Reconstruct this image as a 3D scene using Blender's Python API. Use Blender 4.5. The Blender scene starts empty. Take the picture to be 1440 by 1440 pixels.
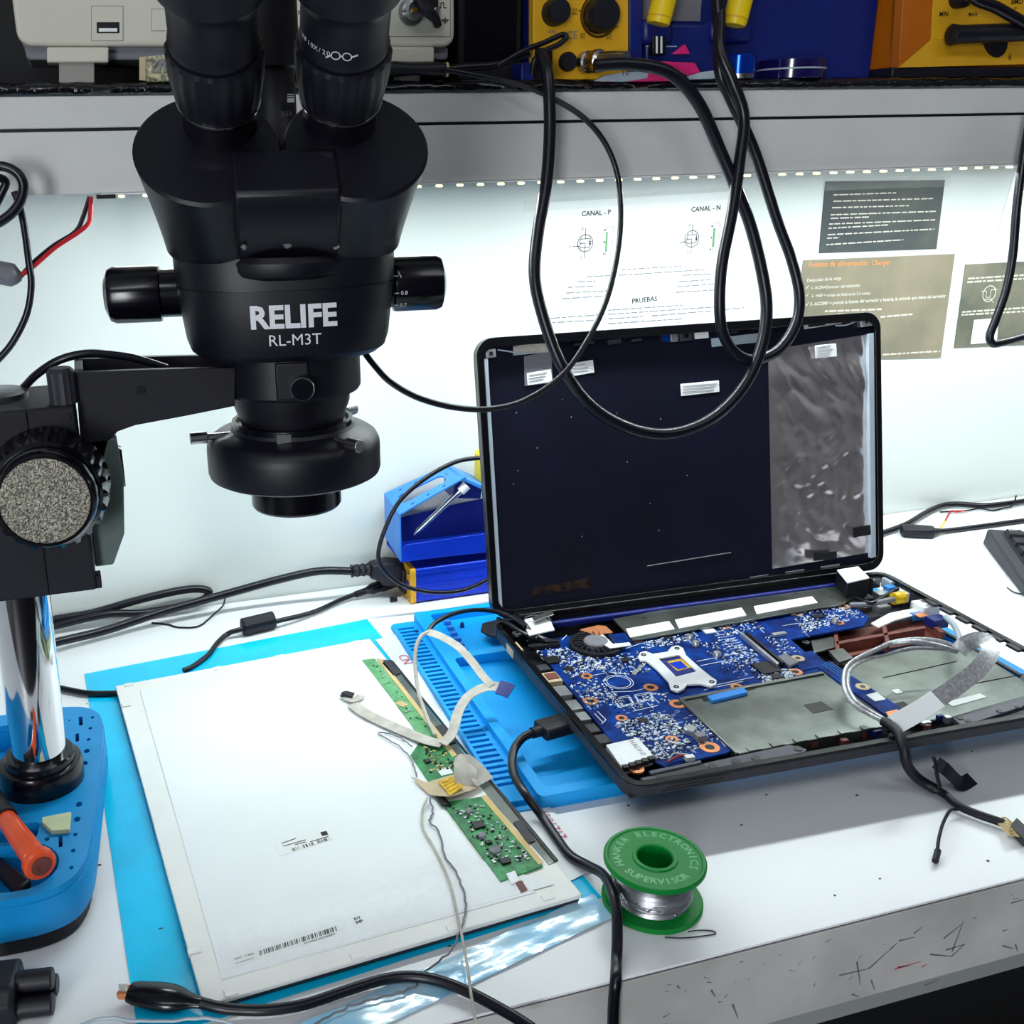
import bpy, bmesh, math, random
from mathutils import Vector, Matrix
from mathutils.geometry import tessellate_polygon
R = math.radians
rnd = random.Random(7)
sc = bpy.context.scene
C = sc.collection
S = 0.001                                   # everything below is written in millimetres

# ------------------------------------------------------------------ camera
F, PITCH, YAW, ROLL = 1466.2039, 0.334979, 0.276528, 0.0231275
CAM = Vector((0.0, -926.96, 408.787)); PPX, PPY = 544.825, 719.82
_cy, _sy, _cp, _sp = math.cos(YAW), math.sin(YAW), math.cos(PITCH), math.sin(PITCH)
FWD = Vector((_sy*_cp, _cy*_cp, -_sp)); _r0 = Vector((_cy, -_sy, 0)); _d0 = FWD.cross(_r0)
RIGHT = math.cos(ROLL)*_r0 + math.sin(ROLL)*_d0
DOWN = -math.sin(ROLL)*_r0 + math.cos(ROLL)*_d0
cd = bpy.data.cameras.new('camera'); cam = bpy.data.objects.new('camera', cd); C.objects.link(cam)
cd.sensor_width = 36; cd.sensor_fit = 'HORIZONTAL'; cd.lens = F/1440*36
cd.shift_x = (720-PPX)/1440; cd.shift_y = (PPY-720)/1440; cd.clip_start = 0.01; cd.clip_end = 50
U = -DOWN; Bk = -FWD
cam.matrix_world = Matrix(((RIGHT.x, U.x, Bk.x, CAM.x*S), (RIGHT.y, U.y, Bk.y, CAM.y*S), (RIGHT.z, U.z, Bk.z, CAM.z*S), (0, 0, 0, 1)))
sc.camera = cam

# ------------------------------------------------------------------ light and exposure
sc.view_settings.view_transform = 'Standard'; sc.view_settings.look = 'None'
sc.view_settings.gamma = 1; sc.view_settings.use_curve_mapping = False
sc.view_settings.exposure = 0.0
sc.cycles.use_denoising = True
w = bpy.data.worlds.new('room_ambient'); sc.world = w; w.use_nodes = True
w.node_tree.nodes['Background'].inputs[0].default_value = (0.75, 0.85, 1.0, 1)
w.node_tree.nodes['Background'].inputs[1].default_value = 0.10
def area(name, loc, size, power, rot=(0, 0, 0), col=(1, 1, 1)):
    l = bpy.data.lights.new(name, 'AREA'); l.shape = 'RECTANGLE'; l.size = size[0]; l.size_y = size[1]; l.energy = power; l.color = col
    o = bpy.data.objects.new(name, l); C.objects.link(o); o.location = [a*S for a in loc]; o.rotation_euler = rot
    return o
area('led_strip_light', (640, -152, 378), (1.24, 0.008), 5.0, (0, 0, 0), (0.90, 1.0, 0.99))
area('ceiling_light_near', (-700, -1700, 1690), (1.2, 0.3), 7, (R(22), 0, 0), (0.95, 0.98, 1.0))
area('ceiling_light_far', (1100, -1500, 1690), (1.2, 0.3), 4, (R(20), 0, 0), (0.95, 0.98, 1.0))

area('low_left_light', (-1150, -2880, 420), (1.3, 1.0), 92, (R(90), 0, R(-22)), (0.93, 0.97, 1.0))  # added low light from behind left for upright faces; no window known there

# ------------------------------------------------------------------ helpers
def ray(px, py): return RIGHT*((px-PPX)/F) + DOWN*((py-PPY)/F) + FWD
def Z(px, py, z=0.0): d = ray(px, py); return CAM + d*((z-CAM.z)/d.z)      # pixel on the level plane z
def Y(px, py, y=0.0): d = ray(px, py); return CAM + d*((y-CAM.y)/d.y)      # pixel on the upright plane y
def onplane(px, py, o, n): d = ray(px, py); return CAM + d*((o-CAM).dot(n)/d.dot(n))
def V(*a): return Vector(a)
def lin(c):
    out = []
    for a in c[:3]:
        a /= 255.0; out.append(a/12.92 if a <= 0.04045 else ((a+0.055)/1.055)**2.4)
    return (*out, 1)
def mat(name, rgb, rough=0.5, metal=0.0, var=0.0, vs=60, bump=0.0, bs=800, spec=0.5, coat=0.0, emit=None, es=0.0, trans=0.0, alpha=1.0, rgb2=None, detail=4, ior=1.45):
    m = bpy.data.materials.new(name); m.use_nodes = True; nt = m.node_tree; b = nt.nodes['Principled BSDF']
    b.inputs['Base Color'].default_value = lin(rgb); b.inputs['Roughness'].default_value = rough
    b.inputs['Metallic'].default_value = metal; b.inputs['Specular IOR Level'].default_value = spec
    b.inputs['Coat Weight'].default_value = coat; b.inputs['Alpha'].default_value = alpha
    b.inputs['Transmission Weight'].default_value = trans; b.inputs['IOR'].default_value = ior
    if emit: b.inputs['Emission Color'].default_value = lin(emit); b.inputs['Emission Strength'].default_value = es
    tc = nt.nodes.new('ShaderNodeTexCoord')
    if var or rgb2:
        n = nt.nodes.new('ShaderNodeTexNoise'); n.inputs['Scale'].default_value = vs; n.inputs['Detail'].default_value = detail
        nt.links.new(tc.outputs['Object'], n.inputs['Vector'])
        r = nt.nodes.new('ShaderNodeValToRGB'); r.color_ramp.elements[0].position = 0.38; r.color_ramp.elements[1].position = 0.66
        a = lin(rgb2) if rgb2 else [x*(1-var) for x in lin(rgb)[:3]]+[1]
        r.color_ramp.elements[0].color = a; r.color_ramp.elements[1].color = lin(rgb)
        nt.links.new(n.outputs['Fac'], r.inputs['Fac']); nt.links.new(r.outputs['Color'], b.inputs['Base Color'])
    if bump:
        n2 = nt.nodes.new('ShaderNodeTexNoise'); n2.inputs['Scale'].default_value = bs; n2.inputs['Detail'].default_value = 3
        nt.links.new(tc.outputs['Object'], n2.inputs['Vector'])
        bp = nt.nodes.new('ShaderNodeBump'); bp.inputs['Strength'].default_value = bump; bp.inputs['Distance'].default_value = 0.001
        nt.links.new(n2.outputs['Fac'], bp.inputs['Height']); nt.links.new(bp.outputs['Normal'], b.inputs['Normal'])
    return m

OFF = {}                                     # object name -> origin of its mesh coordinates, mm
def tag(o, label=None, cat=None, group=None, kind=None):
    if label: o['label'] = label
    if cat: o['category'] = cat
    if group: o['group'] = group
    if kind: o['kind'] = kind
    return o
def thing(name, label, cat, loc=(0, 0, 0), rotz=0.0, group=None, world=True, kind=None):
    o = bpy.data.objects.new(name, None); C.objects.link(o); o.empty_display_size = 0.02
    o.location = Vector(loc)*S; o.rotation_euler = (0, 0, rotz)
    OFF[o.name] = Vector(loc) if world else Vector((0, 0, 0))
    return tag(o, label, cat, group, kind)

class MB:
    def __init__(s): s.v = []; s.f = []
    def add(s, vs, fs, M=None):
        o = len(s.v)
        s.v += [M @ Vector(v) for v in vs] if M is not None else [Vector(v) for v in vs]
        s.f += [tuple(i+o for i in f) for f in fs]; return s
    def box(s, c, d, M=None):
        x, y, z = c; a, b, e = d[0]/2, d[1]/2, d[2]/2
        return s.add([(x+i*a, y+j*b, z+k*e) for k in (-1, 1) for j in (-1, 1) for i in (-1, 1)],
                     [(0, 2, 3, 1), (4, 5, 7, 6), (0, 1, 5, 4), (2, 6, 7, 3), (0, 4, 6, 2), (1, 3, 7, 5)], M)
    def bx(s, x0, x1, y0, y1, z0, z1, M=None):
        return s.box(((x0+x1)/2, (y0+y1)/2, (z0+z1)/2), (abs(x1-x0), abs(y1-y0), abs(z1-z0)), M)
    def hexa(s, q0, q1):                     # two quads, bottom and top
        return s.add(list(q0)+list(q1), [(3, 2, 1, 0), (4, 5, 6, 7), (0, 1, 5, 4), (1, 2, 6, 5), (2, 3, 7, 6), (3, 0, 4, 7)])
    def prism(s, pts, z0, z1, M=None, holes=()):
        loops = [[Vector((p[0], p[1], 0)) for p in pts]]+[[Vector((p[0], p[1], 0)) for p in h] for h in holes]
        flat = [p for l in loops for p in l]; n = len(flat)
        vs = [(p.x, p.y, z0) for p in flat]+[(p.x, p.y, z1) for p in flat]; fs = []
        if holes:
            for t in tessellate_polygon(loops): fs.append(tuple(t)); fs.append(tuple(i+n for i in reversed(t)))
        else:
            fs += [tuple(range(n))[::-1], tuple(range(n, 2*n))]
        o = 0
        for l in loops:
            k = len(l)
            for i in range(k): j = (i+1) % k; fs.append((o+i, o+j, o+j+n, o+i+n))
            o += k
        return s.add(vs, fs, M)
    def lathe(s, prof, n=32, M=None, gear=None):
        vs = []; fs = []; rings = []
        for k, (r, z) in enumerate(prof):
            if r <= 1e-6: rings.append([len(vs)]); vs.append((0, 0, z))
            else:
                rings.append(list(range(len(vs), len(vs)+n)))
                for i in range(n):
                    rr = r*gear(k, i) if gear else r
                    a = 2*math.pi*i/n; vs.append((rr*math.cos(a), rr*math.sin(a), z))
        for a, b in zip(rings, rings[1:]):
            if len(a) == 1 and len(b) == 1: continue
            for i in range(n):
                j = (i+1) % n
                if len(a) == 1: fs.append((a[0], b[j], b[i]))
                elif len(b) == 1: fs.append((a[i], a[j], b[0]))
                else: fs.append((a[i], a[j], b[j], b[i]))
        return s.add(vs, fs, M)
    def cyl(s, r, z0, z1, n=24, M=None): return s.lathe([(0, z0), (r, z0), (r, z1), (0, z1)], n, M)
    def loft(s, rings, caps=True):
        n = len(rings[0]); vs = [p for r in rings for p in r]; fs = []
        for k in range(len(rings)-1):
            for i in range(n): j = (i+1) % n; fs.append((k*n+i, k*n+j, (k+1)*n+j, (k+1)*n+i))
        if caps: fs += [tuple(range(n))[::-1], tuple(range((len(rings)-1)*n, len(rings)*n))]
        return s.add(vs, fs)
    def sweep(s, path, sect, up=None, closed=False):
        path = [Vector(p) for p in path]; n = len(path); rings = []
        nrm = None
        for i, p in enumerate(path):
            t = (path[min(i+1, n-1)]-path[max(i-1, 0)])
            if t.length < 1e-9: t = Vector((0, 0, 1))
            t.normalize()
            if callable(up): nrm = Vector(up(i/(n-1)))
            elif up is not None: nrm = Vector(up)
            elif nrm is None: nrm = Vector((0, 0, 1)) if abs(t.z) < 0.9 else Vector((1, 0, 0))
            nrm = (nrm-t*nrm.dot(t)).normalized(); b = t.cross(nrm)
            se = sect(i/(n-1)) if callable(sect) else sect
            rings.append([p+b*q[0]+nrm*q[1] for q in se])
        return s.loft(rings)
    def tube(s, path, r, n=8):
        if isinstance(r, (list, tuple)): rl_ = list(r); return s.sweep(path, lambda t: [(rl_[int(round(t*(len(rl_)-1)))]*math.cos(2*math.pi*i/n), rl_[int(round(t*(len(rl_)-1)))]*math.sin(2*math.pi*i/n)) for i in range(n)])
        if callable(r): return s.sweep(path, lambda t: [(r(t)*math.cos(2*math.pi*i/n), r(t)*math.sin(2*math.pi*i/n)) for i in range(n)])
        return s.sweep(path, [(r*math.cos(2*math.pi*i/n), r*math.sin(2*math.pi*i/n)) for i in range(n)])
    def ribbon(s, path, w, th, up=(0, 0, 1)):
        return s.sweep(path, [(-w/2, -th/2), (w/2, -th/2), (w/2, th/2), (-w/2, th/2)], up)
    def quad(s, a, b, c, d): return s.add([a, b, c, d], [(0, 1, 2, 3)])
    def rod(s, a, b, r, n=12, r2=None):
        a, b = Vector(a), Vector(b); return s.tube([a, b], (lambda t: r+(r2-r)*t) if r2 is not None else r, n)
    def build(s, name, m, parent=None, bevel=0, seg=2, ang=38, label=None, cat=None, group=None, kind=None, fix=True, sub=0):
        if parent is None:
            xs = [v.x for v in s.v]; ys = [v.y for v in s.v]; zs = [v.z for v in s.v]
            o0 = Vector(((min(xs)+max(xs))/2, (min(ys)+max(ys))/2, min(zs)))
        else: o0 = OFF[parent.name]
        me = bpy.data.meshes.new(name)
        me.from_pydata([tuple((v-o0)*S) for v in s.v], [], s.f)
        if fix:
            bm = bmesh.new(); bm.from_mesh(me); bmesh.ops.recalc_face_normals(bm, faces=bm.faces[:]); bm.to_mesh(me); bm.free()
        me.materials.append(m); me.shade_smooth(); me.set_sharp_from_angle(angle=R(ang))
        o = bpy.data.objects.new(name, me); C.objects.link(o)
        if parent is None: o.location = o0*S
        else: o.parent = parent
        OFF[o.name] = o0
        if bevel:
            md = o.modifiers.new('bevel', 'BEVEL'); md.width = bevel*S; md.segments = seg; md.limit_method = 'ANGLE'; md.angle_limit = R(40)
        if sub:
            md = o.modifiers.new('subdiv', 'SUBSURF'); md.levels = sub; md.render_levels = sub
        return tag(o, label, cat, group, kind)

def spl(pts, k=8):
    P = [Vector(p) for p in pts]; P = [P[0]*2-P[1]]+P+[P[-1]*2-P[-2]]; out = []
    for i in range(1, len(P)-2):
        a, b, c, d = P[i-1:i+3]
        for j in range(k):
            t = j/k; out.append(0.5*((2*b)+(c-a)*t+(2*a-5*b+4*c-d)*t*t+(3*b-a-3*c+d)*t**3))
    return out+[P[-2]]
def axis(o, d, up=None):                     # matrix whose local z runs along d from o
    d = Vector(d).normalized(); u = Vector(up) if up else (Vector((0, 0, 1)) if abs(d.z) < 0.9 else Vector((0, 1, 0)))
    x = u.cross(d).normalized(); y = d.cross(x); o = Vector(o)
    return Matrix(((x.x, y.x, d.x, o.x), (x.y, y.y, d.y, o.y), (x.z, y.z, d.z, o.z), (0, 0, 0, 1)))
def rrect(x0, x1, y0, y1, r, n=5):
    out = []
    for cx, cy, a in ((x1-r, y1-r, 0), (x0+r, y1-r, 90), (x0+r, y0+r, 180), (x1-r, y0+r, 270)):
        for i in range(n+1): t = R(a+90*i/n); out.append((cx+r*math.cos(t), cy+r*math.sin(t)))
    return out
def circ(cx, cy, r, n=16, e=1.0): return [(cx+r*math.cos(2*math.pi*i/n), cy+r*e*math.sin(2*math.pi*i/n)) for i in range(n)]
_tx = {}
def glyphs(body, bold=0.0):
    if (body, bold) not in _tx:
        cu = bpy.data.curves.new('lettering', 'FONT'); cu.body = body; cu.offset = bold; cu.resolution_u = 2
        ob = bpy.data.objects.new('lettering', cu); me = bpy.data.meshes.new_from_object(ob)
        _tx[(body, bold)] = ([tuple(v.co) for v in me.vertices], [tuple(p.vertices) for p in me.polygons])
        bpy.data.objects.remove(ob); bpy.data.curves.remove(cu); bpy.data.meshes.remove(me)
    return _tx[(body, bold)]
def text(mb, body, A, B, up=(0, 0, 1), bold=0.0, h=1.0):   # fits the words between A and B along their baseline
    vs, fs = glyphs(body, bold)
    if not vs: return mb
    x0 = min(v[0] for v in vs); x1 = max(v[0] for v in vs); A, B, up = Vector(A), Vector(B), Vector(up).normalized()
    k = (B-A).length/(x1-x0); d = (B-A).normalized(); up = (up-d*up.dot(d)).normalized()
    return mb.add([A+d*((v[0]-x0)*k)+up*(v[1]*k*h) for v in vs], fs)
def letter(mb, ch, c, tn, up, hh, bold=0.0):              # one letter of cap height hh centred at c
    vs, fs = glyphs(ch, bold); x0 = min(v[0] for v in vs); x1 = max(v[0] for v in vs); k = hh/0.7; c, tn, up = Vector(c), Vector(tn).normalized(), Vector(up).normalized()
    return mb.add([c+tn*((v[0]-(x0+x1)/2)*k)+up*(v[1]*k) for v in vs], fs)
def cable(name, pts, r, m, label, cat='cable', k=8, n=10, group=None):
    return MB().tube(spl(pts, k), r, n).build(name, m, label=label, cat=cat, group=group)

# ------------------------------------------------------------------ materials
M_ = {}
def mk(key, *a, **k): M_[key] = mat(key, *a, **k); return M_[key]
mk('table', (240, 243, 247), 0.32, var=0.05, vs=9, bump=0.03, bs=300)
mk('wall', (213, 219, 216), 0.55, var=0.03, vs=5)
mk('apron', (206, 204, 202), 0.5, var=0.25, vs=14, bump=0.05, bs=200)
mk('roomwall', (120, 124, 130), 0.8, var=0.05, vs=2)
mk('ceil', (190, 192, 195), 0.8, var=0.03, vs=2)
mk('floor', (22, 20, 26), 0.6, var=0.3, vs=4)
mk('shelf', (212, 212, 210), 0.42, var=0.14, vs=7, bump=0.06, bs=120)
mk('film', (10, 10, 16), 0.12, bump=1.0, bs=260, coat=0.5)
mk('darkpanel', (9, 9, 14), 0.7, var=0.2, vs=6)
mk('black', (12, 12, 23), 0.42, bump=0.12, bs=2200, var=0.15, vs=90)
mk('blacktex', (20, 19, 30), 0.55, bump=0.45, bs=2600, var=0.2, vs=300)
mk('blackgloss', (9, 9, 18), 0.2, var=0.1, vs=60)
mk('rubber', (14, 14, 27), 0.5, var=0.12, vs=120)
mk('cord', (11, 12, 24), 0.33, var=0.1, vs=90)
mk('chrome', (226, 226, 230), 0.06, 1.0, var=0.04, vs=30)
mk('steel', (176, 176, 178), 0.3, 1.0, var=0.12, vs=80, bump=0.05, bs=600)
mk('brushed', (146, 152, 147), 0.34, 0.95, var=0.5, vs=22, bump=0.1, bs=400)
mk('foil', (226, 216, 218), 0.2, 0.88, bump=0.12, bs=160, var=0.1, vs=30)
mk('white', (236, 240, 242), 0.4, var=0.03, vs=40)
mk('paper', (238, 241, 240), 0.7, var=0.03, vs=20)
mk('print', (26, 26, 32), 0.7, var=0.1, vs=200)
mk('printpale', (138, 142, 150), 0.7, var=0.1, vs=200)
mk('letter', (226, 228, 234), 0.5, var=0.04, vs=200)
mk('blue', (0, 144, 214), 0.42, var=0.12, vs=30, bump=0.06, bs=700)
mk('bluemat', (4, 164, 244), 0.45, var=0.1, vs=20, bump=0.05, bs=900)
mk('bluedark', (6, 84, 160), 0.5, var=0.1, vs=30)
mk('bluemetal', (18, 60, 205), 0.35, 0.35, var=0.12, vs=30, bump=0.05, bs=500)
mk('bluesheet', (58, 138, 222), 0.4, 0.15, var=0.08, vs=30)
mk('navy', (20, 34, 112), 0.4, var=0.2, vs=12)
mk('yellow', (224, 168, 30), 0.45, var=0.1, vs=25)
mk('yellowbright', (240, 206, 20), 0.4, var=0.1, vs=25)
mk('orange', (236, 84, 34), 0.28, var=0.1, vs=60)
mk('amber', (206, 110, 20), 0.4, var=0.1, vs=30)
mk('brass', (186, 140, 60), 0.35, 1.0, var=0.15, vs=60)
mk('pcb', (0, 58, 142), 0.5, spec=0.12, rgb2=(0, 27, 88), vs=90, detail=8, bump=0.1, bs=900)
mk('pcbgreen', (52, 150, 84), 0.4, rgb2=(28, 104, 58), vs=160, detail=6, bump=0.08, bs=900)
mk('pcbpale', (110, 172, 120), 0.45, rgb2=(84, 150, 100), vs=120, detail=6)
mk('copper', (226, 148, 100), 0.4, 0.6, var=0.15, vs=90)
mk('tin', (206, 208, 210), 0.3, 0.8, var=0.15, vs=200)
mk('chip', (20, 20, 24), 0.4, var=0.2, vs=300)
mk('silk', (214, 224, 236), 0.6, var=0.1, vs=300)
mk('cream', (214, 226, 196), 0.6, var=0.08, vs=60)
mk('beige', (196, 178, 144), 0.5, var=0.12, vs=80)
mk('kapton', (216, 190, 130), 0.3, var=0.1, vs=60)
mk('gray', (118, 118, 126), 0.5, var=0.1, vs=60)
mk('graydark', (46, 46, 54), 0.5, bump=0.2, bs=1800, var=0.1, vs=120)
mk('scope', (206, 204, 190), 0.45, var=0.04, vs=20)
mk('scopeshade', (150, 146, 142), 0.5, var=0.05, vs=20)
mk('green', (4, 130, 50), 0.4, spec=0.25, var=0.1, vs=60, bump=0.05, bs=900)
mk('solder', (214, 214, 222), 0.3, 1.0, var=0.15, vs=300)
mk('pink', (226, 40, 120), 0.4, var=0.08, vs=50)
mk('palegray', (170, 184, 196), 0.45, var=0.08, vs=50)
mk('red', (190, 30, 40), 0.4, var=0.1, vs=90)
mk('redink', (206, 90, 110), 0.7, var=0.1, vs=300)
mk('bluecap', (10, 70, 210), 0.18, 0.7, var=0.1, vs=60)
mk('purple', (22, 18, 78), 0.14, var=0.1, vs=60, coat=0.5)
mk('rust', (120, 62, 52), 0.5, var=0.35, vs=70)
mk('led', (250, 255, 235), 0.4, var=0.02, vs=300, emit=(255, 244, 150), es=2.6)
mk('sheetdark', (86, 92, 84), 0.5, rgb2=(60, 66, 70), vs=14)
mk('sheettan', (150, 140, 118), 0.5, rgb2=(118, 114, 98), vs=10)
mk('sheettan2', (136, 128, 112), 0.5, rgb2=(92, 96, 84), vs=14)
mk('ink_tan', (226, 150, 90), 0.6, var=0.05, vs=100)
mk('ink_pale', (206, 202, 190), 0.6, var=0.05, vs=100)
mk('plasticfilm', (14, 204, 255), 0.2, bump=0.22, bs=60, var=0.1, vs=25, coat=0.15, spec=0.3)
mk('plasticpale', (128, 202, 244), 0.14, bump=0.25, bs=110, rgb2=(186, 222, 240), vs=30, coat=0.4)
mk('screenback', (236, 241, 243), 0.5, var=0.02, vs=30, bump=0.05, bs=200)
mk('lcdframe', (238, 239, 236), 0.45, var=0.04, vs=40)
mk('greencream', (196, 208, 170), 0.6, var=0.1, vs=60)
mk('note', (206, 198, 160), 0.7, rgb2=(98, 104, 88), vs=420, detail=6)
mk('lidblack', (12, 14, 34), 0.5, spec=0.25, var=0.25, vs=18, bump=0.05, bs=600)
mk('lidrim', (12, 12, 16), 0.22, var=0.2, vs=40, bump=0.1, bs=300)
mk('yellowtape', (226, 190, 20), 0.35, rgb2=(190, 150, 10), vs=300)
mk('braid', (206, 206, 210), 0.35, 0.7, rgb2=(166, 168, 174), vs=420, detail=2, bump=0.3, bs=1200)
mk('graycable', (196, 192, 182), 0.5, var=0.25, vs=120)
# ================================================================== the room
def struct(name, mb, m, **k): return mb.build(name, m, kind='structure', **k)
struct('wall_back', MB().bx(-1600, 2200, 0, 40, -750, 1750), M_['wall'])
struct('wall_left', MB().bx(-1640, -1600, -2900, 0, -750, 1750), M_['roomwall'])
struct('wall_right', MB().bx(2200, 2240, -2900, 0, -750, 1750), M_['roomwall'])
struct('wall_front', MB().bx(-1600, 2200, -2940, -2900, -750, 1750), M_['roomwall'])
struct('floor', MB().bx(-1600, 2200, -2900, 0, -790, -750), M_['floor'])
struct('ceiling', MB().bx(-1600, 2200, -2900, 0, 1750, 1790), M_['ceil'])

wn = MB().prism(rrect(-1840, -460, -120, 960, 4, 1), -2899, -2884, Matrix(((1, 0, 0, 0), (0, 0, 1, 0), (0, 1, 0, 0), (0, 0, 0, 1))), holes=[rrect(-1580 if False else -1560, -480, -100, 940, 4, 1)]) if False else MB()
for x0, x1, z0, z1 in ((-1590, -1560, -130, 970), (-490, -460, -130, 970), (-1590, -460, 940, 970), (-1590, -460, -130, -100)): wn.bx(x0, x1, -2898, -2870, z0, z1)
wn.build('light_frame', M_['ceil'], kind='structure')  # invented frame around the added low light on the unseen wall
# ------------------------------------------------------------------ workbench
t = thing('workbench', 'long white laminate workbench with scuffed thick front edge along the wall', 'workbench', (300, -272, -750))
MB().bx(-700, 1560, -545, -1, -1.6, 0).build('worktop', M_['table'], t, bevel=0.4)
MB().bx(-700, 1560, -544.2, -1, -56, -2.2).build('core_board', M_['darkpanel'], t)
MB().bx(-700, 1560, -545.6, -544.3, -57.8, -2.4).build('front_edge', M_['apron'], t, bevel=0.3)
for x in (-680, 1540): MB().bx(x-12, x+12, -520, -30, -750, -56).build('side_panel', M_['apron'], t, bevel=0.5)
MB().bx(-660, 1520, -60, -44, -600, -57).build('back_panel', M_['darkpanel'], t)
mb = MB()                                                     # dark scuffs and pen scratches on the edge
def stroke(mb, a, b, wd, y=-545.66):
    A, B = Y(a[0], a[1], y), Y(b[0], b[1], y); d = (B-A).normalized(); n = V(-d.z, 0, d.x)*wd/2
    mb.quad(A-n, B-n*0.4, B+n*0.4, A+n)
for a, b in (((1180, 1372), (1222, 1362)), ((1222, 1362), (1252, 1335)), ((1252, 1335), (1262, 1326)), ((1327, 1320), (1352, 1300)), ((1339, 1338), (1355, 1295)),
             ((1308, 1342), (1338, 1345)), ((1338, 1345), (1357, 1327)), ((1264, 1323), (1286, 1318)), ((1285, 1313), (1296, 1304)), ((1225, 1378), (1230, 1392)),
             ((1205, 1352), (1210, 1385)), ((1422, 1270), (1440, 1265)), ((1030, 1412), (1038, 1432)), ((1000, 1392), (1006, 1402)), ((1428, 1328), (1431, 1338)),
             ((1410, 1330), (1425, 1334)), ((952, 1386), (957, 1391)), ((1198, 1398), (1208, 1402)), ((1330, 1336), (1357, 1328)), ((1300, 1386), (1322, 1377))):
    stroke(mb, a, b, 1.3)
for i in range(26):
    x = rnd.uniform(900, 1435); y0 = 1597-0.252*x; y = y0+rnd.uniform(18, 90); a = rnd.uniform(-0.5, 1.2)
    l = rnd.uniform(2, 12); stroke(mb, (x, y), (x+l*math.cos(a), y-l*math.sin(a)*0.8), rnd.uniform(0.4, 1.3))
mb.build('scuff_marks', mk('scuff', (120, 118, 122), 0.6, var=0.2, vs=60), t, fix=False, kind='stuff')
mb = MB()
for a, b in (((1258, 1363), (1295, 1352)), ((1262, 1360), (1280, 1358)), ((1296, 1360), (1304, 1356))): stroke(mb, a, b, 1.2)
mb.build('pen_mark', M_['redink'], t, fix=False)
mb = MB()                                                     # crumbs and short dark specks lying on the top
for i in range(46):
    p = Z(rnd.uniform(20, 1430), rnd.uniform(860, 1400), 0)
    if p.y < -540 or p.y > -8: continue
    mb.box((p.x, p.y, 0.25), (rnd.uniform(0.6, 2.4), rnd.uniform(0.5, 0.9), 0.5), None)
mb.build('speck', M_['graydark'], label='tiny dark crumbs and wire clippings scattered over the white worktop', cat='crumbs', kind='stuff')

# ------------------------------------------------------------------ shelf with led strip
t = thing('wall_shelf', 'thick pale grey painted shelf with a groove and black film along its edge', 'shelf', (500, -75, 383))
MB().bx(-900, 1700, -148, -1, 384, 424.5).build('lower_board', M_['shelf'], t, bevel=0.6)
MB().bx(-900, 1700, -146, -1, 424.3, 427).build('groove', M_['chip'], t)
MB().bx(-900, 1700, -150.5, -1, 426.6, 447).build('upper_board', M_['shelf'], t, bevel=0.8)
mb = MB(); rings = []
xs = [-900+i*6 for i in range(434)]
for i, x in enumerate(xs):
    j = lambda a: rnd.uniform(-a, a)
    rings.append([V(x, -151+j(.3), 446.5), V(x, -153.0+j(1.2), 449+j(.9)), V(x, -152.5+j(1.2), 452+j(1.0)), V(x, -149+j(1), 455+j(.6)), V(x, -140, 455.2), V(x, -10, 455.2), V(x, -10, 446.9)])
mb.loft(rings); mb.build('black_film', M_['film'], t, ang=70)
MB().bx(-900, 1700, -9, -2, 455.3, 1250).build('back_panel', M_['darkpanel'], t)
for x in (-880, 1680): MB().bx(x-15, x+15, -140, -1, 300, 383.8).build('bracket', M_['steel'], t, bevel=1)

t = thing('led_strip', 'white led strip glowing under the front edge of the pale shelf', 'led strip', (620, -150, 379))
MB().bx(20, 1260, -154, -144, 383.0, 383.9).build('tape', M_['white'], t)
MB().bx(17, 30, -155.5, -147, 380.6, 383.4).build('solder_end', M_['chip'], t, bevel=0.5)
led0 = None
for i in range(74):
    x = 34+i*16.6
    if led0 is None:
        led0 = MB().box((0, 0, 0), (4.3, 5, 1.6)).build('led', M_['led'], t, bevel=0.6); OFF['ledref'] = OFF[t.name]
        me = led0.data
        for v in me.vertices: v.co += OFF[t.name]*S
        led0.location = (V(x, -151, 381.7)-OFF[t.name])*S
    else:
        o = led0.copy(); C.objects.link(o); o.parent = t; o.location = (V(x, -151, 381.7)-OFF[t.name])*S
q = [Y(126, 277, -156), Y(117, 305, -158), Y(106, 326, -160), Y(75, 346, -165), Y(45, 371, -170), Y(29, 389, -172)]
mb = MB().tube(spl(q, 8), 1.6, 8); wr = mb.build('led_lead_wire', M_['cord'], label='thin black and red wire pair running from led strip to a grey plug', cat='wire')
q = [Y(128, 277, -157), Y(127, 300, -160), Y(124, 314, -162), Y(110, 327, -164), Y(78, 348, -168), Y(48, 374, -173), Y(30, 387, -174)]
MB().tube(spl(q, 8), 1.5, 8).build('red_wire', M_['red'], wr, label='red wire')
q = [Y(31, 389, -173), Y(22, 388, -173), Y(8, 385, -173), Y(-20, 380, -173)]
MB().tube(spl(q, 6), lambda a: 2.6+5.2*min(1, a*2.2), 14).build('barrel_plug', M_['gray'], wr, label='grey barrel plug')

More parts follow.
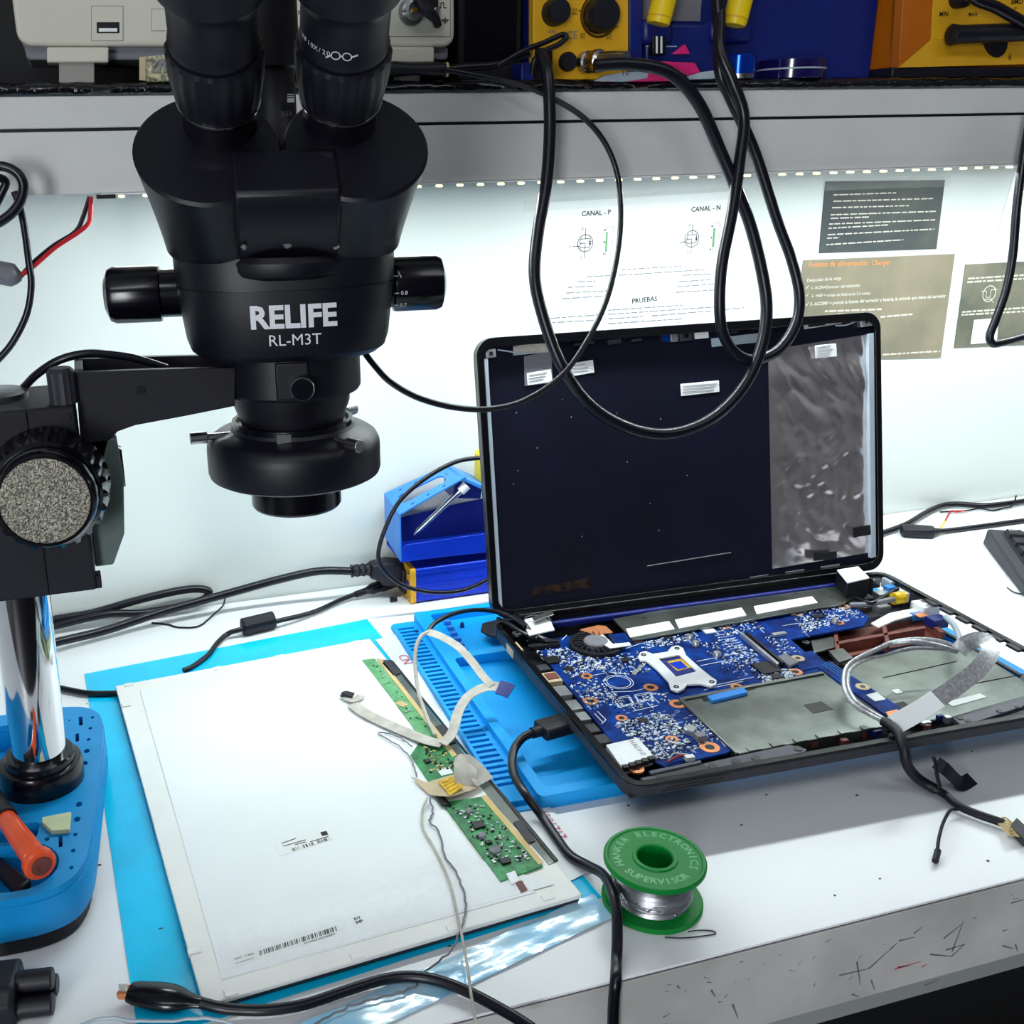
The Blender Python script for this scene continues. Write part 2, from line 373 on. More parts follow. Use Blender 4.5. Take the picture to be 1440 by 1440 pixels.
# ------------------------------------------------------------------ sheets taped to the wall
def sheet(name, px, m, label, y=-1.0):
    q = [Y(a, b, y) for a, b in px]; o = V(0, 0.7, 0)
    return MB().hexa([p+o for p in q], q).build(name, m, label=label, cat='paper sheet', fix=True)
def lines(mb, rows, y, lw=1.3, brk=0.25):               # rows of tiny unreadable words: (x0,y0,x1,y1)
    for x0, y0, x1, y1 in rows:
        A, B = Y(x0, y0, y), Y(x1, y1, y); L_ = (B-A).length; d = (B-A)/L_; s_ = 0
        while s_ < L_:
            wl = min(rnd.uniform(3, 11), L_-s_); P, Q = A+d*s_, A+d*(s_+wl); h = V(0, 0, lw)
            mb.quad(P, Q, Q+h, P+h); s_ += wl+rnd.uniform(1, 1+4*brk)
def stext(mb, body, x0, y0, x1, y1, y, **k): return text(mb, body, Y(x0, y0, y), Y(x1, y1, y), **k)
o = sheet('printed_sheet', ((742, 482), (1064, 466), (1047, 268), (757, 286)), M_['paper'], 'white transistor test sheet headed canal p taped behind the laptop lid')
mb = MB(); yy = -1.35
for wd_, x0_, y0_, x1_, y1_ in (('CANAL - P', 818, 304, 859, 301.5), ('CANAL - N', 972, 298, 1013, 295), ('PRUEBAS', 889, 427, 924, 423)): stext(MB(), wd_, x0_, y0_, x1_, y1_, yy, bold=0.015).build('heading_print', M_['print'], o, fix=False)
for cx, cy in ((823, 342), (973, 336)):                  # transistor symbols in a circle
    c = Y(cx, cy, yy); rr = 8.2
    mb.prism(circ(0, 0, rr, 32), 0, 0.05, axis(c, (0, -1, 0)), holes=[circ(0, 0, rr-0.7, 32)])
    def seg(x0, z0, x1, z1, wd=0.6): mb.rod(c+V(x0, 0, z0), c+V(x1, 0, z1), wd/2, 4)
    seg(0, 14, 0, 4); seg(0, -14, 0, -4); seg(-13, -2.5, -5.5, -2.5); seg(-5.5, -3.5, -5.5, 4); seg(-4.5, 5, -4.5, 3); seg(-4.5, 1, -4.5, -1); seg(-4.5, -3, -4.5, -5)
    seg(-4.5, 4, 5, 4); seg(-4.5, -4, 5, -4); seg(5, 4, 5, -4); seg(-4.5, 0, 0, 0); seg(0, 0, 0, -4)
    mb.add([c+V(3.4, 0, -1.3), c+V(6.6, 0, -1.3), c+V(5, 0, 1.3)], [(0, 1, 2)]); seg(3.2, 1.4, 6.8, 1.4)
    text(mb, 'D', c+V(-4.6, 0, 12), c+V(-2.4, 0, 12)); text(mb, 'G', c+V(-17, 0, -3.6), c+V(-14.6, 0, -3.6)); text(mb, 'S', c+V(-4.6, 0, -15), c+V(-2.8, 0, -15))
    e = Y(cx+34, cy-2, yy)
    mb.prism(rrect(-3.6, 3.6, -14, 14, 0.4, 2), 0, 0.05, axis(e, (0, -1, 0)), holes=[rrect(-3.3, 3.3, -13.7, 13.7, 0.3, 2)])
    for dz in (-11, 0, 11): mb.add([e+V(-7, 0, dz), e+V(-4.6, 0, dz-1), e+V(-4.6, 0, dz+1)], [(0, 1, 2)])
    mb.build('circuit_symbol', M_['print'], o, fix=False, kind='stuff'); mb = MB()
mb = MB()
rows = [(874, 380, 958, 375), (824, 390, 862, 388), (870, 388, 990, 380), (812, 397, 838, 396), (798, 405, 838, 403), (796, 413, 862, 409), (790, 421, 850, 417), (960, 388, 1000, 386), (954, 397, 1000, 394), (952, 404, 1008, 400), (950, 412, 1012, 408),
        (855, 437, 960, 430), (766, 449, 850, 443), (855, 443, 1010, 432), (766, 455, 835, 451), (856, 449, 905, 446), (916, 445, 1000, 438), (1010, 437, 1050, 433), (855, 456, 960, 449)]
lines(mb, rows, yy, 1.1)
for x0, y0, x1, y1 in ((908, 330, 908, 372),): mb.rod(Y(x0, y0, yy), Y(x1, y1, yy), 0.25, 4)
mb.build('small_print', M_['printpale'], o, fix=False, kind='stuff')
for cx, cy in ((855, 340), (1006, 334)): c = Y(cx, cy, yy-.05); MB().bx(c.x-2.5, c.x-0.5, yy-.1, yy, c.z-9, c.z+9).build('green_print', M_['pcbpale'], o)
def tape_strip(px, y=-1.7):
    q = [Y(a, b, y) for a, b in px]; mb = MB(); nx, nz = 36, 5; g = []
    for j in range(nz):
        for i in range(nx):
            a, b = i/(nx-1), j/(nz-1); p = (q[0]*(1-a)+q[1]*a)*(1-b)+(q[3]*(1-a)+q[2]*a)*b
            g.append(p+V(0, -rnd.uniform(0, 0.5)*(rnd.random() < .35), rnd.uniform(-.6, .6)))
    fs = [(j*nx+i, j*nx+i+1, (j+1)*nx+i+1, (j+1)*nx+i) for j in range(nz-1) for i in range(nx-1)]
    return mb.add(g, fs)
mk('cleartape', (236, 240, 236), 0.06, alpha=0.13, var=0.05, vs=60, bump=0.5, bs=300, coat=0.5)
tape_strip(((735, 298), (1062, 278), (1060, 262), (737, 281))).build('clear_tape', M_['cleartape'], o, fix=False, ang=20)

o = sheet('printed_sheet', ((1152, 356), (1317, 350), (1329, 253), (1161, 255)), M_['sheetdark'], 'small dark grey sheet with lines of pale text under the led strip')
mb = MB(); lines(mb, [(1172, 275, 1260, 272), (1172, 284, 1312, 280), (1170, 293, 1278, 290), (1168, 303, 1316, 298), (1168, 308, 1222, 306), (1166, 316, 1315, 310), (1165, 322, 1250, 317), (1164, 331, 1314, 323), (1163, 336, 1180, 335), (1162, 345, 1270, 338)], -1.4, 1.2)
mb.build('pale_print', M_['ink_pale'], o, fix=False, kind='stuff')
tape_strip(((1156, 268), (1334, 262), (1336, 247), (1158, 250)), -1.8).build('clear_tape', M_['cleartape'], o, fix=False, ang=20)
o = sheet('printed_sheet', ((1111, 508), (1323, 503), (1343, 357), (1130, 366)), M_['sheettan'], 'tan charger power supply sheet behind the right top corner of the laptop lid')
mb = MB(); stext(mb, 'Fuentes de alimentación: Charger', 1137, 375.5, 1253, 372, -1.4, bold=0.01); mb.build('orange_heading', M_['ink_tan'], o, fix=False)
mb = MB()
stext(mb, 'Detección de la carga', 1135, 396.5, 1183, 393, -1.4, bold=0.02); stext(mb, '✓ 1- ACIN=Detector del adaptador'.replace('✓ ', ''), 1141, 407, 1210, 403, -1.4, bold=0.02)
stext(mb, '2- +REF = voltaje de Referencia 3.3 voltios', 1141, 418, 1224, 414, -1.4, bold=0.02)
stext(mb, '3- ACOMP = prende la fuente del cargador y bateria, la entrada que viene del cargador', 1139, 430, 1330, 418, -1.4, bold=0.03)
lines(mb, [(1160, 439, 1240, 436), (1238, 447, 1283, 443), (1241, 500, 1322, 495)], -1.4, 1.8)
for yv in (406, 417, 430): A = Y(1133, yv-2, -1.4); mb.rod(A, A+V(1.2, 0, -1.6), 0.4, 4); mb.rod(A+V(1.2, 0, -1.6), A+V(3.2, 0, 1.8), 0.4, 4)
mb.build('pale_print', M_['ink_pale'], o, fix=False, kind='stuff')
o = sheet('printed_sheet', ((1342, 489), (1500, 482), (1510, 364), (1358, 372)), M_['sheettan2'], 'tan sheet with a round symbol and white patch at the right image border')
mb = MB(); lines(mb, [(1361, 393, 1440, 388), (1360, 398, 1440, 393), (1353, 440, 1440, 434), (1352, 444, 1440, 439)], -1.4, 1.8)
c = Y(1391, 413, -1.4)
mb.prism(circ(0, 0, 9, 28), 0, 0.05, axis(c, (0, -1, 0)), holes=[circ(0, 0, 7.9, 28)])
for a, b in (((-12, 3), (-4, 3)), ((-4, 3), (-4, -4)), ((-4, -4), (2, -4)), ((2, -4), (2, 4)), ((2, 4), (10, 4)), ((-5, -6), (5, -6)), ((4, -7), (8, -10))): mb.rod(c+V(a[0], 0, a[1]), c+V(b[0], 0, b[1]), 0.5, 4)
mb.build('pale_print', M_['ink_pale'], o, fix=False, kind='stuff')
q = [Y(a, b, -1.5) for a, b in ((1365, 484), (1402, 481), (1404, 447), (1370, 450))]; MB().hexa([p+V(0, .3, 0) for p in q], q).build('white_patch', M_['paper'], o)
q = ((1396, 352), (1500, 346), (1502, 236), (1428, 240)); sheet('printed_sheet', q, M_['paper'], 'blank white sheet edge beside the black cable at the right border')
# ================================================================== microscope
ms = thing('stereo_microscope', 'black stereo microscope with two eyepieces on a chrome post at left', 'microscope', (-58, -322, 0))
out = [(-46, -229), (-33, -233), (-24, -241), (-19.5, -254), (-19, -275), (-22, -310), (-26, -352), (-30, -395), (-34, -414), (-42, -427), (-56, -433), (-78, -434), (-150, -432), (-182, -424), (-198, -405), (-203, -380), (-206, -275), (-204, -252), (-192, -236), (-170, -229), (-110, -227)]
sm = [(p.x, p.y) for p in spl([V(a, b, 0) for a, b in out+[out[0]]], 3)[:-1]]
def shrink(ps, d):
    cx, cy = -112, -330; return [(cx+(x-cx)*(1-d/88), cy+(y-cy)*(1-d/102)) for x, y in ps]
MB().prism(shrink(sm, 3), 0, 15).build('base_plate', M_['blacktex'], ms, bevel=2)
hz = 38
def hole_px(px, py, w_, h_):      # holes in the tray top: pixel centre, size in mm
    c = Z(px, py, hz); return [(c.x+w_/2*math.cos(2*math.pi*i/10), c.y+h_/2*math.sin(2*math.pi*i/10)) for i in range(10)]
def slot_px(px, py, w_, h_): c = Z(px, py, hz); return [(c.x-w_/2, c.y-h_/2), (c.x+w_/2, c.y-h_/2), (c.x+w_/2, c.y+h_/2), (c.x-w_/2, c.y+h_/2)]
holes = [hole_px(130, 1009, 2.6, 3.2), hole_px(127, 1024, 2.8, 3.6), hole_px(124.5, 1040, 2.8, 3.6), hole_px(122, 1056, 4, 5.4), hole_px(119.5, 1073, 3.6, 5), hole_px(97.5, 1013, 1.8, 2), hole_px(111, 1131, 4, 5.6), hole_px(108.5, 1152, 4, 5.4), hole_px(106, 1173.5, 2.6, 3.4), hole_px(103, 1196, 2.6, 3.6), hole_px(100.5, 1220, 2.4, 3.4), hole_px(66, 1180, 2.8, 3.6),
         slot_px(113.5, 1014, 2.6, 12), slot_px(108.5, 1037, 2.4, 10.5), slot_px(104, 1059.5, 2.2, 8), slot_px(85, 1183, 2.2, 11)]
def rec(pxs, k=4):
    q = spl([Z(a, b, hz) for a, b in pxs+[pxs[0]]], k)[:-1]; return [(p.x, p.y) for p in q]
recA = rec([(-60, 1178), (-10, 1166), (20, 1160), (52, 1156), (55, 1163), (50, 1178), (30, 1183), (-10, 1186), (-50, 1194)], 2)
recB = rec([(-70, 1205), (-20, 1195), (20, 1188), (50, 1185), (72, 1192), (83, 1206), (80, 1222), (64, 1238), (40, 1250), (0, 1256), (-70, 1262)], 2)
recC = [(-120, -246), (-76, -243), (-76, -300), (-120, -302)]
inner = shrink(sm, 5)
tray = MB().prism(sm, 12, 33, holes=[shrink(sm, 3.2)])
tray.prism(shrink(sm, 3.1), 17, 20); tray.build('silicone_tray', M_['blue'], ms, bevel=1.2)
tp = MB().prism(shrink(sm, 0.6), 33, hz, holes=holes+[recA, recB, recC]); tp.build('tray_top', M_['blue'], ms, bevel=0.4, seg=1)
mb = MB()
for h in holes:
    xs_ = [p[0] for p in h]; ys_ = [p[1] for p in h]; mb.bx(min(xs_)-1, max(xs_)+1, min(ys_)-1, max(ys_)+1, 28, 31.5)
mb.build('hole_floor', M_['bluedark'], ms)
for rc_ in (recA, recB, recC): MB().prism(rc_, 20, 33.0, holes=[[(sum(p[0] for p in rc_)/len(rc_)+(x-sum(p[0] for p in rc_)/len(rc_))*.95, sum(p[1] for p in rc_)/len(rc_)+(y-sum(p[1] for p in rc_)/len(rc_))*.95) for x, y in rc_]]).build('compartment_wall', M_['blue'], ms)
# post
P0, P1 = V(-58.5, -322, 20), V(-51.5, -322, 262)
pm = axis(P0, P1-P0)
MB().lathe([(0, 0), (16.4, 0), (16.4, 243), (0, 243)], 48, pm).build('post', M_['chrome'], ms)
MB().lathe([(16.6, 14), (25.2, 14), (25.6, 20), (25.6, 30), (24.6, 33), (21.6, 33.6), (21.2, 37.5), (20, 39), (16.6, 39.2)], 48, pm).build('post_collar', M_['blackgloss'], ms, ang=30)
# focus block
bz0, bz1 = 178, 284
blk = MB().prism([(-98, -300), (-12, -300), (-10.5, -304), (-10.5, -362), (-98, -362)], bz0, bz1); fb = blk.build('focus_block', M_['blacktex'], ms, bevel=1.5)
A, B = Y(36, 579, -362.3), Y(68, 834, -362.3); MB().rod(A, B, 0.5, 6).build('seam', M_['chip'], fb)
MB().cyl(2.1, 0, 0.6, 16, axis(Y(94, 586, -362.2), (0, -1, 0))).build('screw_hole', M_['chip'], fb)
MB().lathe([(0, 0), (17.5, 0), (17.5, 3), (15.5, 4), (0, 4.6)], 36, Matrix.Translation((-52, -324, 283.8))).build('post_cap', M_['steel'], fb)
MB().bx(-11, -7.5, -360, -352, 178, 186).build('stop_tab', M_['blacktex'], fb, bevel=0.5)
kn = axis((-27.5, -362, 243), (-0.05, -1, 0.06))
gear = lambda k, i: (1.0 if (i//2) % 2 else 0.93) if k in (3, 4) else 1
MB().lathe([(0, 0), (29.5, 0), (31.5, 4), (31.5, 7), (30.5, 24), (28, 27), (26.5, 29), (0, 29)], 96, kn, gear=gear).build('coarse_knob', M_['blackgloss'], ms, ang=25)
k2 = MB().lathe([(0, 29), (25.5, 29), (26, 33), (25, 38), (23.6, 40), (22.4, 40), (22.2, 38.8), (0, 38.8)], 48, kn).build('fine_knob', M_['blackgloss'], ms, ang=25)
mk('knobdisc', (172, 168, 152), 0.36, 1.0, rgb2=(84, 82, 78), vs=900, detail=4, bump=0.5, bs=1400)
MB().lathe([(0, 38.7), (22, 38.7), (22, 39.6), (0, 39.6)], 48, kn).build('knob_disc', M_['knobdisc'], k2)
# slider plate behind the knob and arm
MB().prism([(262, -4), (262, 9.5), (240, 11), (206, 8), (188, 0), (188, -10), (258, -10)], -352, -334, Matrix(((0, 1, 0, 0), (0, 0, 1, 0), (1, 0, 0, 0), (0, 0, 0, 1)))).build('slider_plate', mk('sliderlit', (104, 120, 116), 0.4, bump=0.2, bs=2000, var=0.1, vs=90), ms, bevel=1)  # light reflected on the plate's side is put into its paler greenish colour
MB().lathe([(0, 0), (13, 0), (14, 6), (12, 12), (0, 12)], 32, axis((0, -318, 236), (1, 0, 0))).build('tension_knob', M_['blackgloss'], ms)
MB().lathe([(0, 0), (7.5, 0), (7.5, 17), (5.5, 19), (0, 19)], 30, Matrix.Translation((-15.5, -352, 284)), gear=lambda k, i: 1.0 if i % 2 or k == 0 else 0.93).build('clamp_screw', M_['graydark'], ms)
def arm_plate(y0, y1):
    pts = [(106, 523), (210, 519), (330, 516), (330, 570), (255, 585), (190, 597), (165, 606), (152, 620), (147, 640), (141, 690), (118, 690)]
    q = [Y(a, b, -350) for a, b in pts]; return [(p.x, p.z) for p in q]
MXZ = Matrix(((1, 0, 0, 0), (0, 0, 1, 0), (0, 1, 0, 0), (0, 0, 0, 1)))
ap = arm_plate(0, 0)
arm = MB().prism(ap, -352, -347, MXZ); arm.prism(ap, -312, -307, MXZ)
low = ap[3:10]
for a, b in zip(low, low[1:]): arm.hexa([V(a[0], -350, a[1]), V(b[0], -350, b[1]), V(b[0], -309, b[1]), V(a[0], -309, a[1])], [V(a[0], -350, a[1]+4), V(b[0], -350, b[1]+4), V(b[0], -309, b[1]+4), V(a[0], -309, a[1]+4)])
arm.bx(-8.5, -4, -350, -309, 225, 299); ao = arm.build('arm', M_['blacktex'], ms, bevel=0.7)
MB().cyl(2.4, 0, 0.5, 16, axis(Y(198, 549, -352.1), (0, -1, 0))).build('screw_hole', M_['chip'], ao)
# head: everything below is centred on the optical axis and turned towards the camera
HM = Matrix.Translation((112, -330, 0)) @ Matrix.Rotation(R(-8), 4, 'Z')
mr = MB().lathe([(0, 303), (40, 303), (41.3, 301), (41.3, 279), (40, 277), (35, 277), (0, 277)], 64, HM).build('mount_ring', M_['black'], ms, ang=30)
MB().prism(rrect(-11, 11, 279, 301, 3), 41, -41.5, HM @ Matrix(((1, 0, 0, -2), (0, 0, 1, 0), (0, 1, 0, 0), (0, 0, 0, 1)))) if False else None
MB().bx(-10, 8, -43.5, -36, 279.5, 300, HM).build('screw_boss', M_['black'], mr, bevel=1)
c = HM @ V(4, -43.6, 286.5); d = (HM.to_3x3() @ V(0, -1, 0))
MB().lathe([(0, 0), (6.6, 0), (6.6, 5), (5.8, 6), (0, 6)], 32, axis(c, d)).build('thumb_screw', M_['blackgloss'], mr)
MB().lathe([(6.0, 6.05), (6.5, 5.6), (6.7, 5.0), (6.0, 5.0)], 32, axis(c, d)).build('screw_rim', M_['steel'], mr)
MB().lathe([(0, 278), (35.5, 278), (34.5, 270), (30.5, 258), (29.5, 250), (29.5, 240), (0, 240)], 64, HM).build('objective_cone', M_['black'], ms)
rl = MB().lathe([(30, 255), (36, 256), (37, 254), (40, 252.6), (46, 251.4), (49.6, 249), (51.4, 245.5), (51.8, 242), (51.8, 229), (51, 226.6), (48.5, 225.2), (30, 225.2), (30, 255)], 72, HM).build('ring_light', M_['black'], ms, ang=30)
MB().lathe([(33.6, 255.6), (33.6, 259), (35.8, 259), (36.2, 250.2)], 72, HM).build('clamp_band', M_['blackgloss'], rl)
MB().prism([(-11, 0), (-3, 0), (-3, 7.5), (-11, 7.5)], 0, 0.6, HM @ Matrix(((1, 0, 0, 0), (0, 0, -1, -36.4), (0, 1, 0, 251.0), (0, 0, 0, 1)))).build('band_highlight', M_['steel'], rl)  # steel patch standing in for the highlight on the clamp band
for ang_, ln in ((180, 27), (-62, 25), (38, 26)):
    dd = V(math.cos(R(ang_)), math.sin(R(ang_)), 0); b0 = V(112, -330, 252)+dd*34
    MB().rod(b0, b0+dd*(ln-9), 2.0, 12).rod(b0+dd*(ln-10), b0+dd*ln, 3.7, 18).build('clamp_bolt', M_['steel'], rl, bevel=0.4)
MB().lathe([(0, 226), (27.2, 226), (27.2, 206.5), (26.2, 205), (23, 204.6), (22, 206), (0, 206)], 56, HM).build('barlow_lens', M_['blackgloss'], ms, ang=30)
# body
def sect(a, b, z, n=64, e=2.7):
    out = []
    for i in range(n):
        t_ = 2*math.pi*i/n; cx_, sx_ = math.cos(t_), math.sin(t_)
        out.append(HM @ V(a*math.copysign(abs(cx_)**(2/e), cx_), b*math.copysign(abs(sx_)**(2/e), sx_), z))
    return out
bo = MB().loft([sect(44, 36, 299.5), sect(51, 42, 300.5), sect(55.5, 46, 304), sect(57.5, 48, 310), sect(60, 49.5, 330), sect(60.8, 50, 339.5)]).build('body', M_['black'], ms, ang=30)
MB().loft([sect(60, 49, 339.4), sect(60, 49, 340.4)]).build('body_seam', M_['chip'], bo)
MB().loft([sect(61.2, 50, 340.3), sect(61.6, 50, 352), sect(61.6, 49, 357), sect(59, 46, 360), sect(40, 38, 362)]).build('body_top', M_['black'], ms, ang=30)
def yfront(x): return -49.2*(1-min(1, abs(x)/59.5)**2.7)**(1/2.7)
def logo(name, body, x0, x1, z, bold, h=1.0, slit=False):
    vs, fs = glyphs(body, bold); a = min(v[0] for v in vs); b = max(v[0] for v in vs); k = (x1-x0)/(b-a); mb = MB()
    mb.add([HM @ V(x0+(v[0]-a)*k, yfront(x0+(v[0]-a)*k)-1.3+0.04*(335-(z+v[1]*k)), z+v[1]*k*h) for v in vs], fs); return mb.build(name, M_['letter'], bo, fix=False, label='white %s lettering' % ('large' if h > .9 and z > 315 else 'small'))
lx = lambda px, py: (HM.inverted() @ Y(px, py, -379)).x
logo('logo_lettering', 'RELIFE', lx(353, 460), lx(474, 456), 320.5, 0.035)
logo('model_lettering', 'RL-M3T', lx(379, 483), lx(452, 480), 310.8, 0.0, 0.98)
# zoom knobs
for s_ in (-1, 1):
    km = HM @ axis((s_*57, 6, 334), (s_, 0, 0))
    kb = MB().lathe([(0, 0), (13.4, 0), (13.4, 13), (15.4, 13.6), (15.8, 15), (15.8, 39), (14.5, 42), (9, 44.4), (0, 45)] if s_ < 0 else [(0, 0), (13.4, 0), (13.4, 5), (15.4, 5.6), (15.8, 7), (15.8, 31), (14.6, 34), (9, 36), (0, 36.5)], 48, km, gear=lambda k, i: (0.975 if (k in (4, 5) and i % 4 == 0) else 1)).build('zoom_knob', M_['blackgloss'], ms, ang=25)
    if s_ > 0:
        mb = MB()
        for px_, py_, tx in ((563, 387, '1'), (563, 411, '0.8'), (563, 429, '0.7')):
            A = Y(px_-9, py_+1, -346); B = Y(px_-3, py_+0.6, -346); dy = V(0, -0.0, 0)
            def onk(p):                        # push the mark out to the knob surface
                l = HM.inverted() @ p; r_ = 16.0; zz = max(-15.9, min(15.9, l.z-334)); return HM @ V(l.x, 6-math.sqrt(r_*r_-zz*zz)-.1, l.z)
            mb.rod(onk(A), onk(B), 0.35, 4); m2 = MB(); text(m2, tx, Y(px_, py_+3, -346), Y(px_+(9 if len(tx) > 1 else 1.1), py_+2.4, -346)); mb.add([onk(v) for v in m2.v], m2.f)
        mb.build('scale_marks', M_['letter'], kb, fix=False)
# binocular head: two prism housings that bend towards the viewer
for s_ in (-1, 1):
    rings = []
    for k in range(9):
        t_ = k/8; tilt = R(45)*t_**0.8; c0 = V(s_*(28.5+8.8*t_**1.2), -10-38*t_**1.5, 352+58*t_); rr = 34.0+3.0*t_
        if k == 0: rr = 30
        ux = V(1, 0, 0); uy = V(0, math.cos(tilt), math.sin(tilt))
        rings.append([HM @ (c0+ux*(rr*math.cos(2*math.pi*i/48))+uy*(rr*math.sin(2*math.pi*i/48))) for i in range(48)])
    nn = V(0, -math.sin(R(45)), math.cos(R(45))); uy = V(0, math.cos(R(45)), math.sin(R(45))); ct = V(s_*37.3, -48, 410)
    rings.append([HM @ (ct+nn*1.6+V(1, 0, 0)*(35.6*math.cos(2*math.pi*i/48))+uy*(35.6*math.sin(2*math.pi*i/48))) for i in range(48)])
    MB().loft(rings).build('prism_housing', M_['black'], ms, ang=30)
    e0 = HM @ (V(s_*30.3, -36.5, 422)+nn*0.5); nw = HM.to_3x3() @ nn; em = axis(e0, nw)
    ep = MB().lathe([(0, 0), (18.6, 0), (18.6, 17), (0, 17)], 48, em).build('eyepiece_tube', M_['black'], ms)
    MB().lathe([(18.5, 15.6), (20.7, 15.8), (21.0, 17.2), (18.5, 17.8)], 48, em).build('silver_ring', M_['chrome'], ep)
    MB().lathe([(18.4, 17.6), (20.6, 17.9), (21.2, 20), (23.2, 34), (23.4, 46), (22.2, 48), (18, 48.2)], 80, em, gear=lambda k, i: 0.972 if k in (2, 3, 4) and (i % 4) < 2 else 1).build('diopter_ring', M_['rubber'], ep, ang=25)
    MB().lathe([(18, 48), (21.2, 49), (21.6, 52), (20.8, 54), (20.8, 72), (22, 76), (25.2, 80), (26, 86), (25.4, 108), (22.5, 110), (19, 109), (18, 100), (0, 99)], 56, em).build('eyecup', M_['rubber'], ep, ang=30)
    if s_ > 0:
        mb = MB(); 
        for i_, ch in enumerate('WF10X/20'):
            a_ = R(-160+i_*6.2); rr = 21.05; rad = V(math.cos(a_), math.sin(a_), 0); tn = V(-math.sin(a_), math.cos(a_), 0)
            letter(mb, ch, em @ (rad*rr+V(0, 0, 57)), em.to_3x3() @ tn, nw, 2.6)
        mb.build('eyepiece_lettering', M_['letter'], ep, fix=False)
        mb = MB()
        a_ = R(-100); rad = V(math.cos(a_), math.sin(a_), 0); tn = V(-math.sin(a_), math.cos(a_), 0); cc = rad*21.1+V(0, 0, 58.5)
        for kx in (-2.6, 2.6):
            mb.prism(circ(0, 0, 2.3, 18), 0, 0.1, axis(em @ (cc+tn*kx), em.to_3x3() @ rad), holes=[circ(0, 0, 1.75, 18)])
        mb.rod(em @ (cc-tn*0.9+rad*.1), em @ (cc+tn*0.9+rad*.1), 0.35, 4); mb.rod(em @ (cc+tn*4.5+rad*.1), em @ (cc+tn*7.5+V(0, 0, 1.6)), 0.35, 4); mb.rod(em @ (cc-tn*4.5+rad*.1), em @ (cc-tn*7+V(0, 0, -1.6)), 0.35, 4)
        mb.build('glasses_symbol', M_['letter'], ep, fix=False)
MB().prism([(10, 352), (10, 400), (-50, 409), (-56, 409.5), (-75.5, 390), (-74, 383), (-60, 365), (-46, 355), (-40, 352)], -26, 26, HM @ Matrix(((0, 0, 1, 0), (1, 0, 0, 0), (0, 1, 0, 0), (0, 0, 0, 1)))).build('head_bridge', M_['black'], ms, bevel=2, seg=3)
MB().lathe([(0, 345), (39, 345), (43, 347), (44, 350), (44, 354), (42, 357), (0, 358)], 64, HM @ Matrix.Translation((0, -13, 0))).build('head_turntable', M_['black'], ms, ang=30)
cp_ = MB().lathe([(0, 380), (14.5, 380), (14.5, 424), (12.5, 427), (12.5, 452), (15.5, 453), (15.5, 490), (0, 490)], 36, HM @ Matrix.Translation((0, 22, 0))).build('camera_port', M_['black'], ms)
mb = MB(); yk = -324
text(mb, '0.5X', Y(396, 163, yk), Y(412, 162, yk)); mb.build('port_lettering', M_['gray'], cp_, fix=False)
mb = MB()
for z0_, z1_ in ((132, 133.4), (135, 136.4), (138, 144)):
    mb.hexa([Y(404, z1_, yk), Y(414, z1_, yk), Y(414, z0_, yk), Y(404, z0_, yk)], [Y(404, z1_, yk-.4), Y(414, z1_, yk-.4), Y(414, z0_, yk-.4), Y(404, z0_, yk-.4)])
mb.build('port_mark', M_['letter'], cp_, fix=True)
for px_, py_, r_ in ((404, 342, 2.6), (472, 345, 2.0), (343, 347, 1.6)):
    b0 = Y(px_, py_, -387); MB().lathe([(0, -6), (r_, -6), (r_, 0.4), (r_*.6, 1.2), (0, 1.2)], 16, axis(b0, (-.1, -1, 0.1))).build('head_screw', M_['steel'], ms)
# ================================================================== blue silicone work mat under the laptop
mt = thing('silicone_work_mat', 'bright blue silicone work mat with slotted border lying under the laptop', 'work mat', (233.8, -101, 0), -0.027, world=False)
slots = [[(3, -18-i*6.95), (18, -18-i*6.95), (18, -21.4-i*6.95), (3, -21.4-i*6.95)] for i in range(37)]
MB().prism(rrect(0, 452, -297, 0, 6), 0, 2.2).build('floor_sheet', M_['bluemat'], mt, bevel=0.4)
MB().prism(rrect(0.4, 23, -290, -8, 3), 2.2, 5.4, holes=slots).build('slotted_border', M_['bluemat'], mt)
MB().bx(2.5, 18.5, -276, -14, 2.2, 2.5).build('slot_floor', M_['bluedark'], mt)
fr = MB().prism(rrect(22, 452, -297, 0, 5), 2.2, 10.5, holes=[rrect(30, 444, -288, -96, 4), rrect(36, 200, -86, -8, 3), rrect(206, 444, -86, -8, 3)]); fr.build('raised_frame', M_['bluemat'], mt, bevel=0.8)
def MTl(px, py, z): p = Z(px, py, z)-V(233.8, -101, 0); c_, s_ = math.cos(0.027), math.sin(0.027); return V(p.x*c_-p.y*s_, p.x*s_+p.y*c_, z)
for i in range(9):
    c = MTl(624+4.8*i, 870+9*i*0.88, 2.2); MB().box((c.x, c.y, 4.2), (6, 4.6, 4)).build('stud', M_['bluesheet'], mt, bevel=0.6)
for px_, py_ in ((650, 882), (586, 893)):
    c = MTl(px_, py_, 2.2); MB().lathe([(0, 2.2), (2.2, 2.2), (1.6, 6.6), (0, 7)], 12, Matrix.Translation((c.x, c.y, 0))).build('locating_pin', M_['navy'], mt)
# dark tool lying in the back compartment beside the lid corner
mb = MB(); q = [Z(a, b, 11) for a, b in ((678, 880), (712, 872), (745, 880), (745, 900), (690, 897), (676, 890))]
mb.prism([(p.x, p.y) for p in q], 11.0, 14); mb.build('black_pad', M_['rubber'], label='flat black rubber pad on the blue mat beside the lid hinge', cat='pad', bevel=1)

